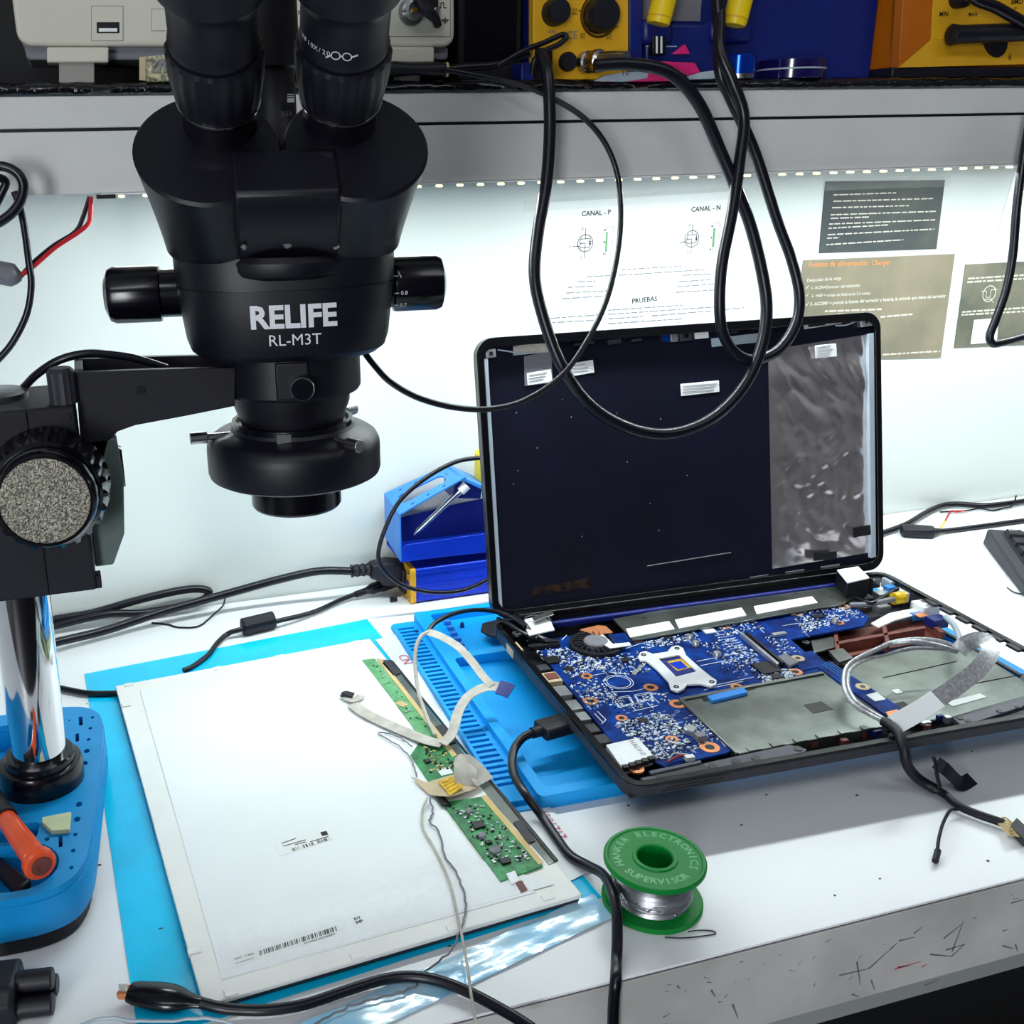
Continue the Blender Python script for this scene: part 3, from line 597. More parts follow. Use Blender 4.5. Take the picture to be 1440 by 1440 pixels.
# ================================================================== film and bag under the screen panel
def wavy(name, px, z, m, label, cat, nx=26, ny=26, amp=0.5, th=0.2):
    q = [Z(a, b, z) for a, b in px]; g = []; 
    ph = [rnd.uniform(0, 6) for _ in range(4)]
    for j in range(ny):
        for i in range(nx):
            a, b = i/(nx-1), j/(ny-1); p = (q[0]*(1-a)+q[1]*a)*(1-b)+(q[3]*(1-a)+q[2]*a)*b
            e = 1.0
            g.append(p+V(0, 0, amp*(0.5+0.5*math.sin(a*23+ph[0]+3*math.sin(b*9+ph[1]))*math.sin(b*17+ph[2]))))
    n = nx*ny; fs = [(j*nx+i, j*nx+i+1, (j+1)*nx+i+1, (j+1)*nx+i) for j in range(ny-1) for i in range(nx-1)]
    vs = g+[p-V(0, 0, th) for p in g]; f2 = fs+[tuple(i+n for i in reversed(f)) for f in fs]
    bd = [i for i in range(nx)]+[j*nx+nx-1 for j in range(1, ny)]+[(ny-1)*nx+i for i in range(nx-2, -1, -1)]+[j*nx for j in range(ny-2, 0, -1)]
    for a, b in zip(bd, bd[1:]+bd[:1]): f2.append((a, a+n, b+n, b))
    return MB().add(vs, f2).build(name, m, label=label, cat=cat, ang=60)
wavy('plastic_film', ((119, 948), (516, 871), (846, 1262), (196, 1468)), 0.25, M_['plasticfilm'], 'blue plastic film spread under the white screen panel', 'film', 40, 40, 0.55)
wavy('clear_bag', ((396, 1452), (835, 1257), (862, 1290), (500, 1462)), 0.9, M_['plasticpale'], 'crinkled pale clear plastic flap along the front of the screen panel', 'bag', 40, 8, 0.7, 0.12)
fo = wavy('foam_bag', ((528, 900), (560, 892), (846, 1218), (800, 1240)), 1.1, M_['white'], 'white packing sheet with red print between screen panel and blue mat', 'packing sheet', 8, 30, 0.5)
mb = MB(); text(mb, '1501717', Z(757, 1143, 1.9), Z(786, 1180, 1.9), up=(1, .3, 0)); text(mb, 'CN', Z(559, 922, 1.9), Z(568, 934, 1.9), up=(1, .3, 0)); mb.build('red_print', M_['redink'], fo, fix=False)

# ================================================================== lcd panel lying face down
PA = 0.078; PO = V(-9.4, -149.5, 0)
lp = thing('lcd_panel', 'white laptop screen panel lying face down with green circuit strips', 'screen panel', tuple(PO), PA, world=False)
def PL(px, py, z=7.0): p = Z(px, py, z)-PO; c_, s_ = math.cos(PA), math.sin(PA); return V(p.x*c_+p.y*s_, -p.x*s_+p.y*c_, z)
def ppoly(pxs, z): return [(PL(a, b, z).x, PL(a, b, z).y) for a, b in pxs]
PW, PLN = 216.7, 356.3
MB().prism(rrect(0.8, PW-0.8, -PLN+0.8, -0.8, 2), 2.2, 4.4).build('front_bezel', M_['graydark'], lp)
MB().prism(rrect(0, PW, -PLN, 0, 1.5), 4.4, 7.0).build('frame', M_['lcdframe'], lp, bevel=0.5)
sh = ppoly([(197, 973), (507, 914), (520, 930), (580, 1030), (615, 1125), (690, 1232), (755, 1255), (312, 1378)], 7)
MB().prism(sh, 7.0, 7.55).build('back_sheet', M_['screenback'], lp, bevel=0.3)
MB().prism(ppoly([(303, 1315), (420, 1282), (520, 1252), (640, 1196), (690, 1215), (780, 1243), (314, 1376)], 7.6), 7.55, 7.75).build('foil_tape', M_['palegray'] if False else mk('foiltape', (234, 238, 241), 0.35, var=0.04, vs=200, bump=0.3, bs=900), lp)
for a in ((70, 200), (186, 1080), (235, 1195), (275, 1335)): pass
for px_, py_ in ((180, 960), (305, 938), (393, 922), (500, 902), (178, 992), (272, 1338), (507, 1355), (640, 1310), (330, 1412), (770, 1262)):
    c = PL(px_, py_, 7); MB().box((min(max(c.x, 3), PW-3), min(max(c.y, -PLN+3), -3), 6.6), (7, 5, 2.4)).build('frame_clip', M_['lcdframe'], lp, bevel=0.4)
# stickers
mb = MB().prism(ppoly([(386, 1187), (459, 1163), (468, 1180), (395, 1204)], 7.8), 7.6, 7.8); s1 = mb.build('label_sticker', M_['paper'], lp)
s2 = MB().prism(ppoly([(327, 1347), (480, 1296), (484, 1306), (333, 1360)], 7.95), 7.76, 7.9).build('barcode_sticker', M_['paper'], lp)
def bars(mb, A, B, up, n, z):
    A, B, up = Vector(A), Vector(B), Vector(up); d = (B-A)/n
    for i in range(n):
        if rnd.random() < 0.62: wd = rnd.choice((.35, .6, .85)); P = A+d*i; Q = P+d*wd; mb.quad(P, Q, Q+up, P+up)
mb = MB(); bars(mb, PL(412, 1197, 7.86), PL(465, 1181, 7.86), PL(410, 1193, 7.86)-PL(412, 1197, 7.86), 42, 7.86)
for x0, y0, x1, y1 in ((396, 1186, 416, 1179), (398, 1190, 430, 1181), (415, 1188, 430, 1184), (436, 1184, 462, 1176)): a, b = PL(x0, y0, 7.86), PL(x1, y1, 7.86); mb.rod(a, b, 0.3, 4)
a = PL(456, 1172, 7.85); mb.box((a.x, a.y, 7.85), (4, 4, 0.05)); mb.build('barcode_print', M_['print'], s1, fix=False)
mb = MB(); bars(mb, PL(365, 1344, 7.98), PL(474, 1309, 7.98), PL(364, 1337, 7.98)-PL(365, 1344, 7.98), 70, 7.98)
text(mb, '08471 37868', PL(330, 1350, 7.98), PL(357, 1342, 7.98), up=PL(329, 1340, 7.98)-PL(330, 1350, 7.98)); text(mb, 'LP156WH 831', PL(332, 1356, 7.98), PL(357, 1348, 7.98), up=PL(329, 1340, 7.98)-PL(330, 1350, 7.98))
text(mb, '6VM0847GAL4400PA', PL(428, 1328, 7.98), PL(472, 1314, 7.98), up=PL(329, 1340, 7.98)-PL(330, 1350, 7.98)); mb.build('barcode_print', M_['print'], s2, fix=False)
mb = MB(); u_ = PL(500, 1290, 7.9)-PL(503, 1300, 7.9); text(mb, 'E17', PL(499, 1294, 7.9), PL(508, 1291, 7.9), up=u_, bold=.03); text(mb, '34F', PL(501, 1299, 7.9), PL(511, 1296, 7.9), up=u_, bold=.03); mb.build('stamp_print', M_['print'], lp, fix=False)
# circuit strips along the connector edge
g1 = MB().prism(ppoly([(509, 928), (527, 926), (614, 1034), (624, 1052), (592, 1043), (579, 1019)], 8), 7.0, 8.0).build('circuit_strip', M_['pcbpale'], lp, label='pale green narrow circuit strip')
g2 = MB().prism(ppoly([(592, 1041), (628, 1050), (662, 1090), (640, 1106), (602, 1098), (577, 1062)], 8.2), 7.0, 8.2).build('circuit_strip', M_['pcbgreen'], lp)
g3 = MB().prism(ppoly([(622, 1128), (680, 1120), (763, 1217), (704, 1239)], 8.6), 7.0, 8.6).build('circuit_strip', M_['pcbgreen'], lp, label='green circuit strip with many small parts')
MB().prism(ppoly([(530, 926), (536, 926), (643, 1062), (636, 1064)], 8.3), 7.6, 8.3).build('gold_edge', M_['kapton'], lp)
MB().prism(ppoly([(676, 1120), (684, 1118), (764, 1212), (758, 1216)], 8.8), 8.55, 8.9).build('gold_edge', M_['kapton'], lp)
MB().prism(ppoly([(536, 928), (548, 928), (650, 1056), (722, 1140), (782, 1212), (772, 1216), (700, 1136), (640, 1062)], 7.2), 7.0, 7.4).build('bonding_strip', M_['brushed'], lp)
MB().prism(ppoly([(549, 929), (553, 930), (655, 1056), (727, 1140), (785, 1210), (780, 1212)], 7.6), 7.0, 8.2).build('edge_gap', M_['chip'], lp)
for x0, y0, x1, y1 in ((537, 932, 553, 950), (611, 1022, 632, 1046), (722, 1156, 742, 1186)):
    MB().prism(ppoly([(x0, y0), (x0+11, y0-4), (x1+11, y1-4), (x1, y1)], 8.2), 7.6, 8.3).build('flex_film', M_['graydark'], lp)
def smd(pxs, z, n, parent, seed, m1='tin', m2='chip'):   # tiny parts too small to pick apart
    r_ = random.Random(seed); P = [PL(a, b, z) for a, b in pxs]; ma, mb_ = MB(), MB()
    for i in range(n):
        a, b = r_.random()*.9+.05, r_.random()*.86+.07; p = (P[0]*(1-a)+P[1]*a)*(1-b)+(P[3]*(1-a)+P[2]*a)*b
        (ma if r_.random() < .6 else mb_).box((p.x, p.y, z+.4), (r_.uniform(.6, 2), r_.uniform(.6, 1.6), .8), None)
    ma.build('surface_parts', M_[m1], parent, kind='stuff'); mb_.build('surface_parts', M_[m2], parent, kind='stuff')
smd([(626, 1130), (676, 1124), (758, 1214), (708, 1236)], 8.6, 150, g3, 3); smd([(594, 1046), (626, 1054), (645, 1085), (604, 1092)], 8.2, 60, g2, 4, 'kapton'); smd([(513, 930), (524, 929), (610, 1032), (592, 1035)], 8.0, 26, g1, 5, 'pcbgreen', 'tin')
def pbox(px_, py_, w_, d_, h_, z, m, par, nm, rz=0.0): c = PL(px_, py_, z); return MB().box((0, 0, h_/2), (w_, d_, h_), Matrix.Translation((c.x, c.y, z)) @ Matrix.Rotation(rz, 4, 'Z')).build(nm, M_[m], par, bevel=.2)
pbox(673, 1161, 7, 7, 1.4, 8.6, 'chip', g3, 'chip'); pbox(710, 1212, 6, 5, 1.4, 8.6, 'chip', g3, 'chip'); pbox(601, 1071, 4.4, 4.4, 1.2, 8.2, 'chip', g2, 'chip'); pbox(687, 1186, 4, 3, 1.6, 8.6, 'chip', g3, 'chip')
for px_, py_, r_ in ((659, 1143, 2.3), (678, 1177, 2.6), (696, 1197, 3.6)): c = PL(px_, py_, 8.6); MB().lathe([(0, 0), (r_, 0), (r_, 1.6), (r_*.8, 2), (0, 2)], 16, Matrix.Translation((c.x, c.y, 8.6))).build('inductor', M_['gray'], g3)
pbox(565, 990, 6, 9, .5, 8.0, 'kapton', g1, 'gold_pad', .4); pbox(626, 1085, 9, 8, .3, 8.2, 'white', g2, 'white_pad')
# kapton flap, yellow warning sticker and grey foil flap
mb = MB(); A = [PL(578, 1092, 10), PL(600, 1100, 10), PL(640, 1088, 14), PL(672, 1108, 10), PL(634, 1120, 14), PL(604, 1118, 9)]
mb.add(A+[p-V(0, 0, .3) for p in A], [(0, 1, 5), (1, 2, 4, 5), (2, 3, 4), (6, 11, 7), (7, 11, 10, 8), (8, 10, 9)]+[(i, i+6, (i+1) % 6+6, (i+1) % 6) for i in range(6)]); kf = mb.build('insulating_flap', M_['beige'], lp, label='beige insulating film flap')
q = [PL(616, 1099, 13.4), PL(634, 1091, 14.5), PL(652, 1106, 14.3), PL(633, 1119, 14.6)]; MB().hexa([p-V(0, 0, .2) for p in q], q).build('warning_sticker', M_['yellowtape'], kf, label='yellow printed sticker')
mb = MB()
for i in range(4): a = q[0].lerp(q[3], .2+.2*i); b = q[1].lerp(q[2], .2+.2*i); mb.rod(a.lerp(b, .1)+V(0, 0, .15), a.lerp(b, .85)+V(0, 0, .15), .18, 4)
mb.build('sticker_print', M_['amber'], kf, fix=False)
path = [PL(656, 1104, 12), PL(655, 1086, 18), PL(656, 1073, 20), PL(668, 1083, 16), PL(682, 1100, 11)]
MB().ribbon(spl(path, 5), 16, .4, up=(.2, -.4, 1)).build('foil_flap', M_['graycable'], lp, label='grey foil tape flap')
c = PL(628, 1125, 9)
for k in range(5): a = PL(612+3*k, 1120, 9.5); b = PL(622+3*k, 1133, 9.5); MB().rod(a, b, .6, 6).build('connector_lead', M_['cord'], lp)
cn = [PL(712, 1228, 9.4), PL(724, 1224, 9.4), PL(731, 1238, 9), PL(719, 1243, 9)]; MB().hexa([p-V(0, 0, 1.6) for p in cn], cn).build('backlight_connector', M_['white'], lp, bevel=.3)
cn = [PL(725, 1240, 8.8), PL(734, 1238, 8.8), PL(742, 1251, 8.2), PL(733, 1255, 8.2)]; MB().hexa([p-V(0, 0, 1) for p in cn], cn).build('backlight_tail', M_['rust'], lp)

# ------------------------------------------------------------------ grey flat cable lying on the panel
fc = thing('flat_display_cable', 'grey flat ribbon cable curling up from the green strips of the screen panel', 'ribbon cable', (155, -275, 8))
p1 = [Z(496, 990, 9.4), Z(512, 1002, 9.8), Z(540, 1016, 9.5), Z(570, 1029, 9.5), Z(600, 1041, 10), Z(622, 1046, 11)]
MB().ribbon(spl(p1, 6), 10, .6).build('foil_band', M_['graycable'], fc)
MB().ribbon(spl([Z(482, 976, 10), Z(490, 982, 10), Z(499, 984, 9.6), Z(508, 978, 9.6)], 5), 7, .7).build('bent_end', M_['graycable'], fc)
MB().ribbon(spl([Z(480, 977, 10.6), Z(486, 975, 12), Z(497, 978, 11)], 5), 6, 1.2).build('black_plug', M_['rubber'], fc, label='small black plug')
p2 = [Z(622, 1046, 12), Z(636, 1030, 16), Z(645, 1000, 24), Z(660, 978, 30), Z(684, 966, 33), Z(705, 966, 33)]
MB().ribbon(spl(p2, 6), 8, .6, up=(-.5, -.3, 1)).build('foil_band', M_['graycable'], fc)
MB().ribbon(spl([Z(700, 966, 33.6), Z(710, 969, 33), Z(719, 973, 32)], 4), 12, 1.0, up=(-.3, -.4, 1)).build('black_tab', M_['navy'], fc, label='dark end tab')
p3 = [Z(612, 1034, 10), Z(600, 1008, 12), Z(589, 975, 22), Z(584, 940, 34), Z(585, 912, 46), Z(592, 895, 52), Z(603, 888, 54)]
MB().tube(spl(p3, 6), 1.5, 8).build('round_lead', M_['graycable'], fc)
p4 = [Z(600, 888, 54), Z(620, 895, 53), Z(645, 910, 49), Z(665, 932, 43), Z(680, 952, 37), Z(692, 964, 34)]
MB().ribbon(spl(p4, 6), 6, .6, up=(-.3, -.5, 1)).build('foil_band', M_['graycable'], fc)
MB().tube(spl([Z(603, 887, 54), Z(612, 876, 56), Z(635, 864, 56), Z(662, 858, 52), Z(690, 859, 47), Z(716, 866, 43), Z(738, 880, 41)], 6), 1.9, 8).build('black_lead', M_['cord'], fc)
# thin loose wires
cable('thin_wire', [Z(601, 1122, 11), Z(594, 1140, 11), Z(595, 1165, 9.5), Z(612, 1195, 9), Z(632, 1240, 9), Z(644, 1290, 9.4), Z(655, 1345, 9), Z(662, 1395, 7), Z(670, 1445, 5)], 0.8, M_['graycable'], 'pale grey wire running down the screen panel past its front edge', 'wire')
def wig(pts, amp=.5, n=5):
    out = []
    for i, p in enumerate(spl(pts, n)): out.append(p+V(rnd.uniform(-amp, amp), rnd.uniform(-amp, amp), 0))
    return out
MB().tube(spl(wig([Z(604, 1118, 11), Z(608, 1140, 9.4), Z(604, 1156, 9.2), Z(618, 1170, 9), Z(625, 1200, 9), Z(640, 1225, 9), Z(652, 1255, 9), Z(655, 1285, 9), Z(645, 1315, 9.3), Z(636, 1335, 9), Z(618, 1350, 5), Z(596, 1370, 3.4), Z(585, 1385, 3), Z(560, 1396, 3), Z(505, 1410, 3), Z(470, 1425, 3), Z(435, 1445, 3)], .7), 3), 0.6, 6).build('thin_wire', M_['gray'], label='kinked thin grey wire trailing over the front edge of the screen panel', cat='wire')
MB().tube(spl(wig([Z(587, 1092, 11), Z(580, 1072, 9.5), Z(566, 1053, 9), Z(550, 1042, 9), Z(532, 1032, 9), Z(540, 1030, 9), Z(560, 1036, 9), Z(580, 1050, 10)], .5), 3), 0.5, 6).build('thin_wire', M_['gray'], label='short bent grey wire beside the middle green circuit strip', cat='wire')
MB().tube(spl(wig([Z(100, 1446, 1.6), Z(150, 1432, 2), Z(215, 1437, 2.6), Z(290, 1432, 4), Z(350, 1446, 2.4)], .5), 3), 0.9, 6).build('thin_wire', M_['palegray'], label='pale clear wire lying at the bottom border below the black clip', cat='wire')

# ================================================================== solder spool
spc = V(273.5, -497, 0); sp = thing('solder_spool', 'green plastic spool of silver solder wire standing near the front edge', 'solder spool', tuple(spc))
T = Matrix.Translation(spc)
MB().lathe([(9.8, 0), (27.5, 0), (28.2, 1), (28.2, 2.6), (27.4, 3.2), (9.8, 3.2), (9.8, 0)], 72, T).build('bottom_flange', M_['green'], sp, ang=30)
tf = MB().lathe([(9.8, 26.4), (27.5, 26.4), (28.3, 27.2), (28.3, 29.2), (27.6, 30), (26, 30), (25.4, 29.4), (12.6, 29.4), (12.2, 30.2), (10.4, 30.4), (9.8, 29.8), (9.8, 26.4)], 72, T).build('top_flange', M_['green'], sp, ang=30)
MB().lathe([(9.8, 2), (11.5, 2), (11.5, 28), (9.8, 28), (9.8, 2)], 40, T).build('core_tube', M_['green'], sp)
prof = [(12, 3.2)]
for i in range(26):
    z = 3.4+i*0.88; rr = 20.6-0.02*(i-12)**2*.15; prof += [(rr, z), (rr+.38, z+.44), (rr, z+.86)]
prof += [(12, 26.4)]
MB().lathe(prof, 72, T).build('solder_winding', M_['solder'], sp, ang=20)
mb = MB()
for k in range(5):
    a0 = rnd.uniform(0, 6); pts = [spc+V((21.2+.2*k)*math.cos(a0+j*.26), (21.2+.2*k)*math.sin(a0+j*.26), 4+k*.9+j*rnd.uniform(.3, .7)) for j in range(18)]
    mb.tube(pts, .45, 6)
mb.build('loose_turn', M_['solder'], sp)
MB().tube(spl([Z(935, 1318, .6), Z(960, 1319, .5), Z(990, 1316, .5), Z(1006, 1313, .5), Z(1002, 1309, .5), Z(985, 1308, .5), Z(968, 1310, 1.4)], 6), .35, 6).build('wire_tail', M_['chip'], sp)
def arc_text(mb, body, cx, cy, z, r, a0, a1, hh, bold=.02, inward=False):
    n = len(body)
    for i, ch in enumerate(body):
        if ch == ' ': continue
        a = R(a0+(a1-a0)*i/(n-1)); rad = V(math.cos(a), math.sin(a), 0); tn = V(-rad.y, rad.x, 0)*(1 if a1 > a0 else -1)
        letter(mb, ch, V(cx, cy, z)+rad*r, tn, rad*(-1 if a1 > a0 else 1), hh, bold)
mk('greenpale', (58, 172, 96), 0.3, var=0.06, vs=80)
mb = MB(); arc_text(mb, 'HANKER ELECTRONICS', spc.x, spc.y, 29.6, 19.2, 176, -42, 4.4); mb.build('flange_lettering', M_['greenpale'], tf, fix=False, label='raised green lettering')
mb = MB(); arc_text(mb, 'SUPERVISOR', spc.x, spc.y, 29.6, 22.4, 196, 292, 4.4); mb.build('flange_lettering', M_['greenpale'], tf, fix=False, label='raised green lettering')

# ================================================================== soldering station behind the lid
ss = thing('soldering_station', 'small blue soldering station with perforated bracket against the wall behind the laptop lid', 'soldering station', (310, -36, 0))
MB().prism(rrect(-62, -9, 1, 35.5, 3), 272, 420, Matrix(((0, 0, 1, 0), (1, 0, 0, 0), (0, 1, 0, 0), (0, 0, 0, 1)))).build('body', M_['bluemetal'], ss, bevel=0.6)
mb = MB()
for z in (9, 18, 30): mb.bx(272, 420, -62.8, -61.8, z, z+1.3)
mb.build('body_rib', M_['bluemetal'], ss)
ep = MB().prism(rrect(-62.5, -8.5, 0, 36, 3), 266.5, 272, Matrix(((0, 0, 1, 0), (1, 0, 0, 0), (0, 1, 0, 0), (0, 0, 0, 1)))).build('end_plate', M_['yellow'], ss, bevel=0.6)
for y_, z_ in ((-58, 31), (-58, 5)): MB().cyl(1.6, 0, 1, 12, axis((266.4, y_, z_), (-1, 0, 0))).build('plate_screw', M_['steel'], ep)
MB().bx(262.5, 266.4, -50, -18, 6, 30).build('power_inlet', M_['rubber'], ep, bevel=1); MB().bx(263.5, 266.4, -57, -52, 13, 22).build('rocker_switch', M_['navy'], ep, bevel=.6)
f1, f2 = V(257.1, -62, 92.2), V(322, -62, 121.5); b1, b2 = V(256.7, -12, 97), V(322, -12, 119)
br = MB()
th = V(0, 0, -1.6)
def lerp4(a, b): p = f1.lerp(f2, a); q = b1.lerp(b2, a); return p.lerp(q, b)
mp = lambda pts: [lerp4(a, b) for a, b in pts]
outl = [(0.02, 0), (1, 0), (1, 1), (0.02, 1)]; slot_ = [(.12, .34), (.18, .28), (.75, .28), (.8, .36), (.8, .58), (.75, .66), (.18, .66), (.12, .6)]
hl = [circ(x, .12, .03, 8, 1.1) for x in (.22, .46, .7)]+[circ(x, .85, .03, 8, 1.1) for x in (.22, .46)]
loops = [[Vector((a, b, 0)) for a, b in l] for l in [outl, slot_]+hl]; flat = [p for l in loops for p in l]
n = len(flat); top = [lerp4(p.x, p.y) for p in flat]; fs = []
for t_ in tessellate_polygon(loops): fs.append(tuple(t_)); fs.append(tuple(i+n for i in reversed(t_)))
o_ = 0
for l in loops:
    for i in range(len(l)): j = (i+1) % len(l); fs.append((o_+i, o_+j, o_+j+n, o_+i+n))
    o_ += len(l)
br.add(top+[p+th for p in top], fs); br.build('bracket_top', M_['bluesheet'], ss)
MB().hexa([V(256.7, -62, 46), V(256.7, -12, 52), V(258.2, -12, 52), V(258.2, -62, 46)], [V(256.7, -62, 92), V(256.7, -12, 96.8), V(258.2, -12, 97.4), V(258.2, -62, 92.6)]).build('bracket_side', M_['bluesheet'], ss)
MB().prism([(259, 45.5), (400, 42), (400, 64), (262, 61.5), (259, 59)], -62.6, -61, MXZ).build('bracket_lip', M_['bluemetal'], ss, bevel=.5)
MB().bx(258, 400, -61, -12, 44, 45.6).build('bracket_floor', M_['bluemetal'], ss)
MB().prism([(258, 46), (400, 46), (400, 84), (330, 78), (259, 69)], -13.5, -12, MXZ).build('bracket_back', M_['navy'], ss)
MB().hexa([V(318, -62, 118), V(350, -62, 100), V(350, -14, 100), V(318, -14, 118)], [V(319, -62, 121), V(352, -62, 103), V(352, -14, 103), V(319, -14, 121)]).build('bracket_cap', M_['bluesheet'], ss, bevel=.5)
MB().hexa([V(310, -58, 100), V(338, -58, 96), V(338, -30, 96), V(310, -30, 100)], [V(312, -58, 117), V(340, -58, 108), V(340, -30, 108), V(312, -30, 117)]).build('holder_block', M_['navy'], ss, bevel=1)
MB().bx(345, 366, -50, -20, 104, 134).build('sponge_holder', M_['yellowbright'], ss, bevel=3)
ir = thing('soldering_iron', 'silver soldering iron barrel resting in the blue bracket', 'soldering iron', (300, -55, 60))
A, B = Y(648, 689, -56), Y(582, 752, -52); ax = B-A
MB().tube([A, A.lerp(B, .08), A.lerp(B, .09), A.lerp(B, .45), A.lerp(B, .47), A.lerp(B, .9), A.lerp(B, 1)], lambda t: 4.2 if t < .1 else 3.4 if t < .5 else 2.6 if t < .86 else .8, 16).build('barrel', M_['steel'], ir)
MB().tube([A-ax*.12, A+ax*.02], 5.2, 16).build('grip_end', M_['white'], ir)
cable('soldering_iron_cable', [Y(700, 646, -80), Y(676, 644, -82), Y(640, 650, -84), Y(598, 673, -86), Y(562, 705, -86), Y(541, 745, -86), Y(532, 780, -86), Y(540, 802, -86), Y(565, 822, -86), Y(600, 832, -86), Y(640, 832, -86), Y(672, 822, -86), Y(700, 806, -84)], 2.0, M_['cord'], 'thin black cord curving around the left end of the blue soldering station')
# mains plug and power cords
pg = thing('mains_cord', 'thick black mains cord with ribbed plug pushed into the soldering station', 'power cord', (180, -26, 0))
pw = [Y(40, 914, -70), Y(80, 903, -58), Y(150, 886, -44), Y(230, 860, -32), Y(330, 832, -26), Y(400, 813, -28), Y(450, 803, -32), Y(496, 803, -34)]
MB().tube(spl(pw, 8), 3.9, 12).build('cord', M_['cord'], pg)
a, b = Y(494, 803, -34), Y(524, 800, -34); MB().tube([a.lerp(b, k/11) for k in range(12)], lambda t: 5.6 if int(t*11) % 3 else 6.6, 12).build('strain_relief', M_['rubber'], pg)
c0 = Y(545, 800, -34); MB().sweep([Y(520, 801, -34), Y(533, 801, -34), Y(540, 803, -34), Y(560, 805, -34)], lambda t: rrect(-8-3*min(1, t*1.5), 8+3*min(1, t*1.5), -7-5*min(1, t*1.5), 7+5*min(1, t*1.5), 4), up=(0, 0, 1)).build('plug_body', M_['rubber'], pg, bevel=1)
cable('mains_cord', [Y(40, 880, -16), Y(78, 871, -14), Y(130, 862, -12), Y(190, 845, -10), Y(240, 833, -9), Y(275, 828, -9), Y(294, 832, -10), Y(285, 843, -11), Y(255, 852, -13), Y(200, 862, -15), Y(150, 864, -16), Y(78, 880, -18), Y(30, 892, -20)], 3.7, M_['cord'], 'thick black cord folded in a flat loop against the wall at left', 'power cord')
dc = thing('power_cable', 'black adapter cord with a ferrite lump disappearing under the screen panel', 'power cord', (110, -80, 0))
MB().tube(spl([Z(555, 817, 10), Z(530, 829, 8), Z(505, 834, 6), Z(478, 844, 4), Z(440, 861, 4), Z(392, 873, 7), Z(335, 886, 7), Z(318, 893, 4), Z(305, 905, 3), Z(292, 922, 2.4), Z(270, 938, 2.0), Z(258, 943, 2.0)], 8), 2.3, 10).build('cord', M_['cord'], dc)
a, b = Z(340, 882, 8), Z(386, 871, 8); MB().tube([a, a.lerp(b, .04), a.lerp(b, .12), a.lerp(b, .88), a.lerp(b, .96), b], lambda t: 4.5 if t < .1 or t > .9 else 8.0, 14).build('ferrite_core', M_['rubber'], dc, ang=25)
a, b = Z(500, 836, 6), Z(560, 815, 10); MB().tube([a.lerp(b, k/8) for k in range(9)], lambda t: 3.2+2.2*(t > .28)+1.2*(t > .55), 12).build('barrel_plug', M_['rubber'], dc)
cable('bench_cable', [Z(60, 962, 3), Z(92, 969, 3), Z(125, 975, 3), Z(160, 975, 2.6), Z(172, 973, 2.4)], 2.4, M_['cord'], 'short black cord between the chrome post and screen panel corner')
MB().tube(spl(wig([Z(318, 836, 8), Z(313, 852, 5), Z(296, 868, 2), Z(278, 881, 1.2), Z(250, 882, 1), Z(236, 878, 1), Z(213, 876, 1)], .3), 3), .8, 6).build('twist_tie', M_['cord'], label='thin black twist tie bent on the worktop below the mains cords', cat='wire')
c = Z(549, 847, 0); MB().lathe([(0, 0), (2.6, 0), (2.0, 6.5), (0, 6.8)], 12, Matrix.Translation((c.x, c.y, 2.6)) @ Matrix.Rotation(R(90), 4, 'Y')).build('small_cap', M_['rubber'], label='tiny black plastic cap lying left of the blue soldering station', cat='cap')

# ================================================================== small things at the lower left
tl = thing('screwdriver', 'orange plastic handled tool lying in the blue microscope tray', 'tool', (-66, -395, 38))
A, B = Z(8, 1150, 47), Z(58, 1218, 47)
MB().tube([A, A.lerp(B, .05), A.lerp(B, .5), A.lerp(B, .84), A.lerp(B, .85), A.lerp(B, .88), A.lerp(B, .9), A.lerp(B, .97), B], [5.0, 5.6, 6.4, 6.8, 6.2, 6.2, 8.8, 9.0, 7.8], 20).build('handle', M_['orange'], tl, ang=30)
d_ = (B-A).normalized(); MB().lathe([(0, 0), (5.6, 0), (5.4, 1.0), (2.4, 1.2), (2.2, .6), (0, .6)], 20, axis(B-d_*.3, d_)).build('end_cap', M_['rust'], tl)
MB().tube([A-d_*26+V(0, 0, 0), A+d_*1], 6.6, 16).build('black_collar', M_['rubber'], tl)
q = [Z(-40, 1188, 34), Z(-20, 1188, 34), Z(44, 1236, 30), Z(22, 1254, 30)]; MB().hexa([p-V(0, 0, 6) for p in q], q).build('black_block', M_['rubber'], label='flat black bar in the tray compartment under the orange tool', cat='bar', bevel=1.5)
q = [(59, 1149), (100, 1141), (98, 1166), (72, 1168), (59, 1156)]; MB().prism([(Z(a, b, 41).x, Z(a, b, 41).y) for a, b in q], 38.1, 41).build('eraser_piece', M_['greencream'], label='pale green broken plastic piece lying on the blue tray', cat='plastic piece', bevel=.4)
# cloverleaf power plug
cl = thing('cloverleaf_plug', 'black three lobed power plug lying at the lower left corner', 'plug', (-70, -468, 0))
A = Z(-18, 1398, 11); D_ = (Z(70, 1388, 11)-A); D_.z = 0; D_.normalize(); N_ = V(-D_.y, D_.x, 0)
pm_ = Matrix(((N_.x, 0, D_.x, A.x), (N_.y, 0, D_.y, A.y), (0, 1, 0, 11), (0, 0, 0, 1)))
MB().prism([(-14, -10.5), (14, -10.5), (16, -4), (13, 10), (-9, 11), (-16, 4)], -10, 16, pm_).build('plug_body', M_['rubber'], cl, bevel=2.5, seg=3)
for x, y in ((-6.5, -4.6), (6.5, -4.6), (0, 5.4)): MB().cyl(5.4, 15, 33, 20, pm_ @ Matrix.Translation((x, y, 0))).build('lobe', M_['rubber'], cl, bevel=.8)
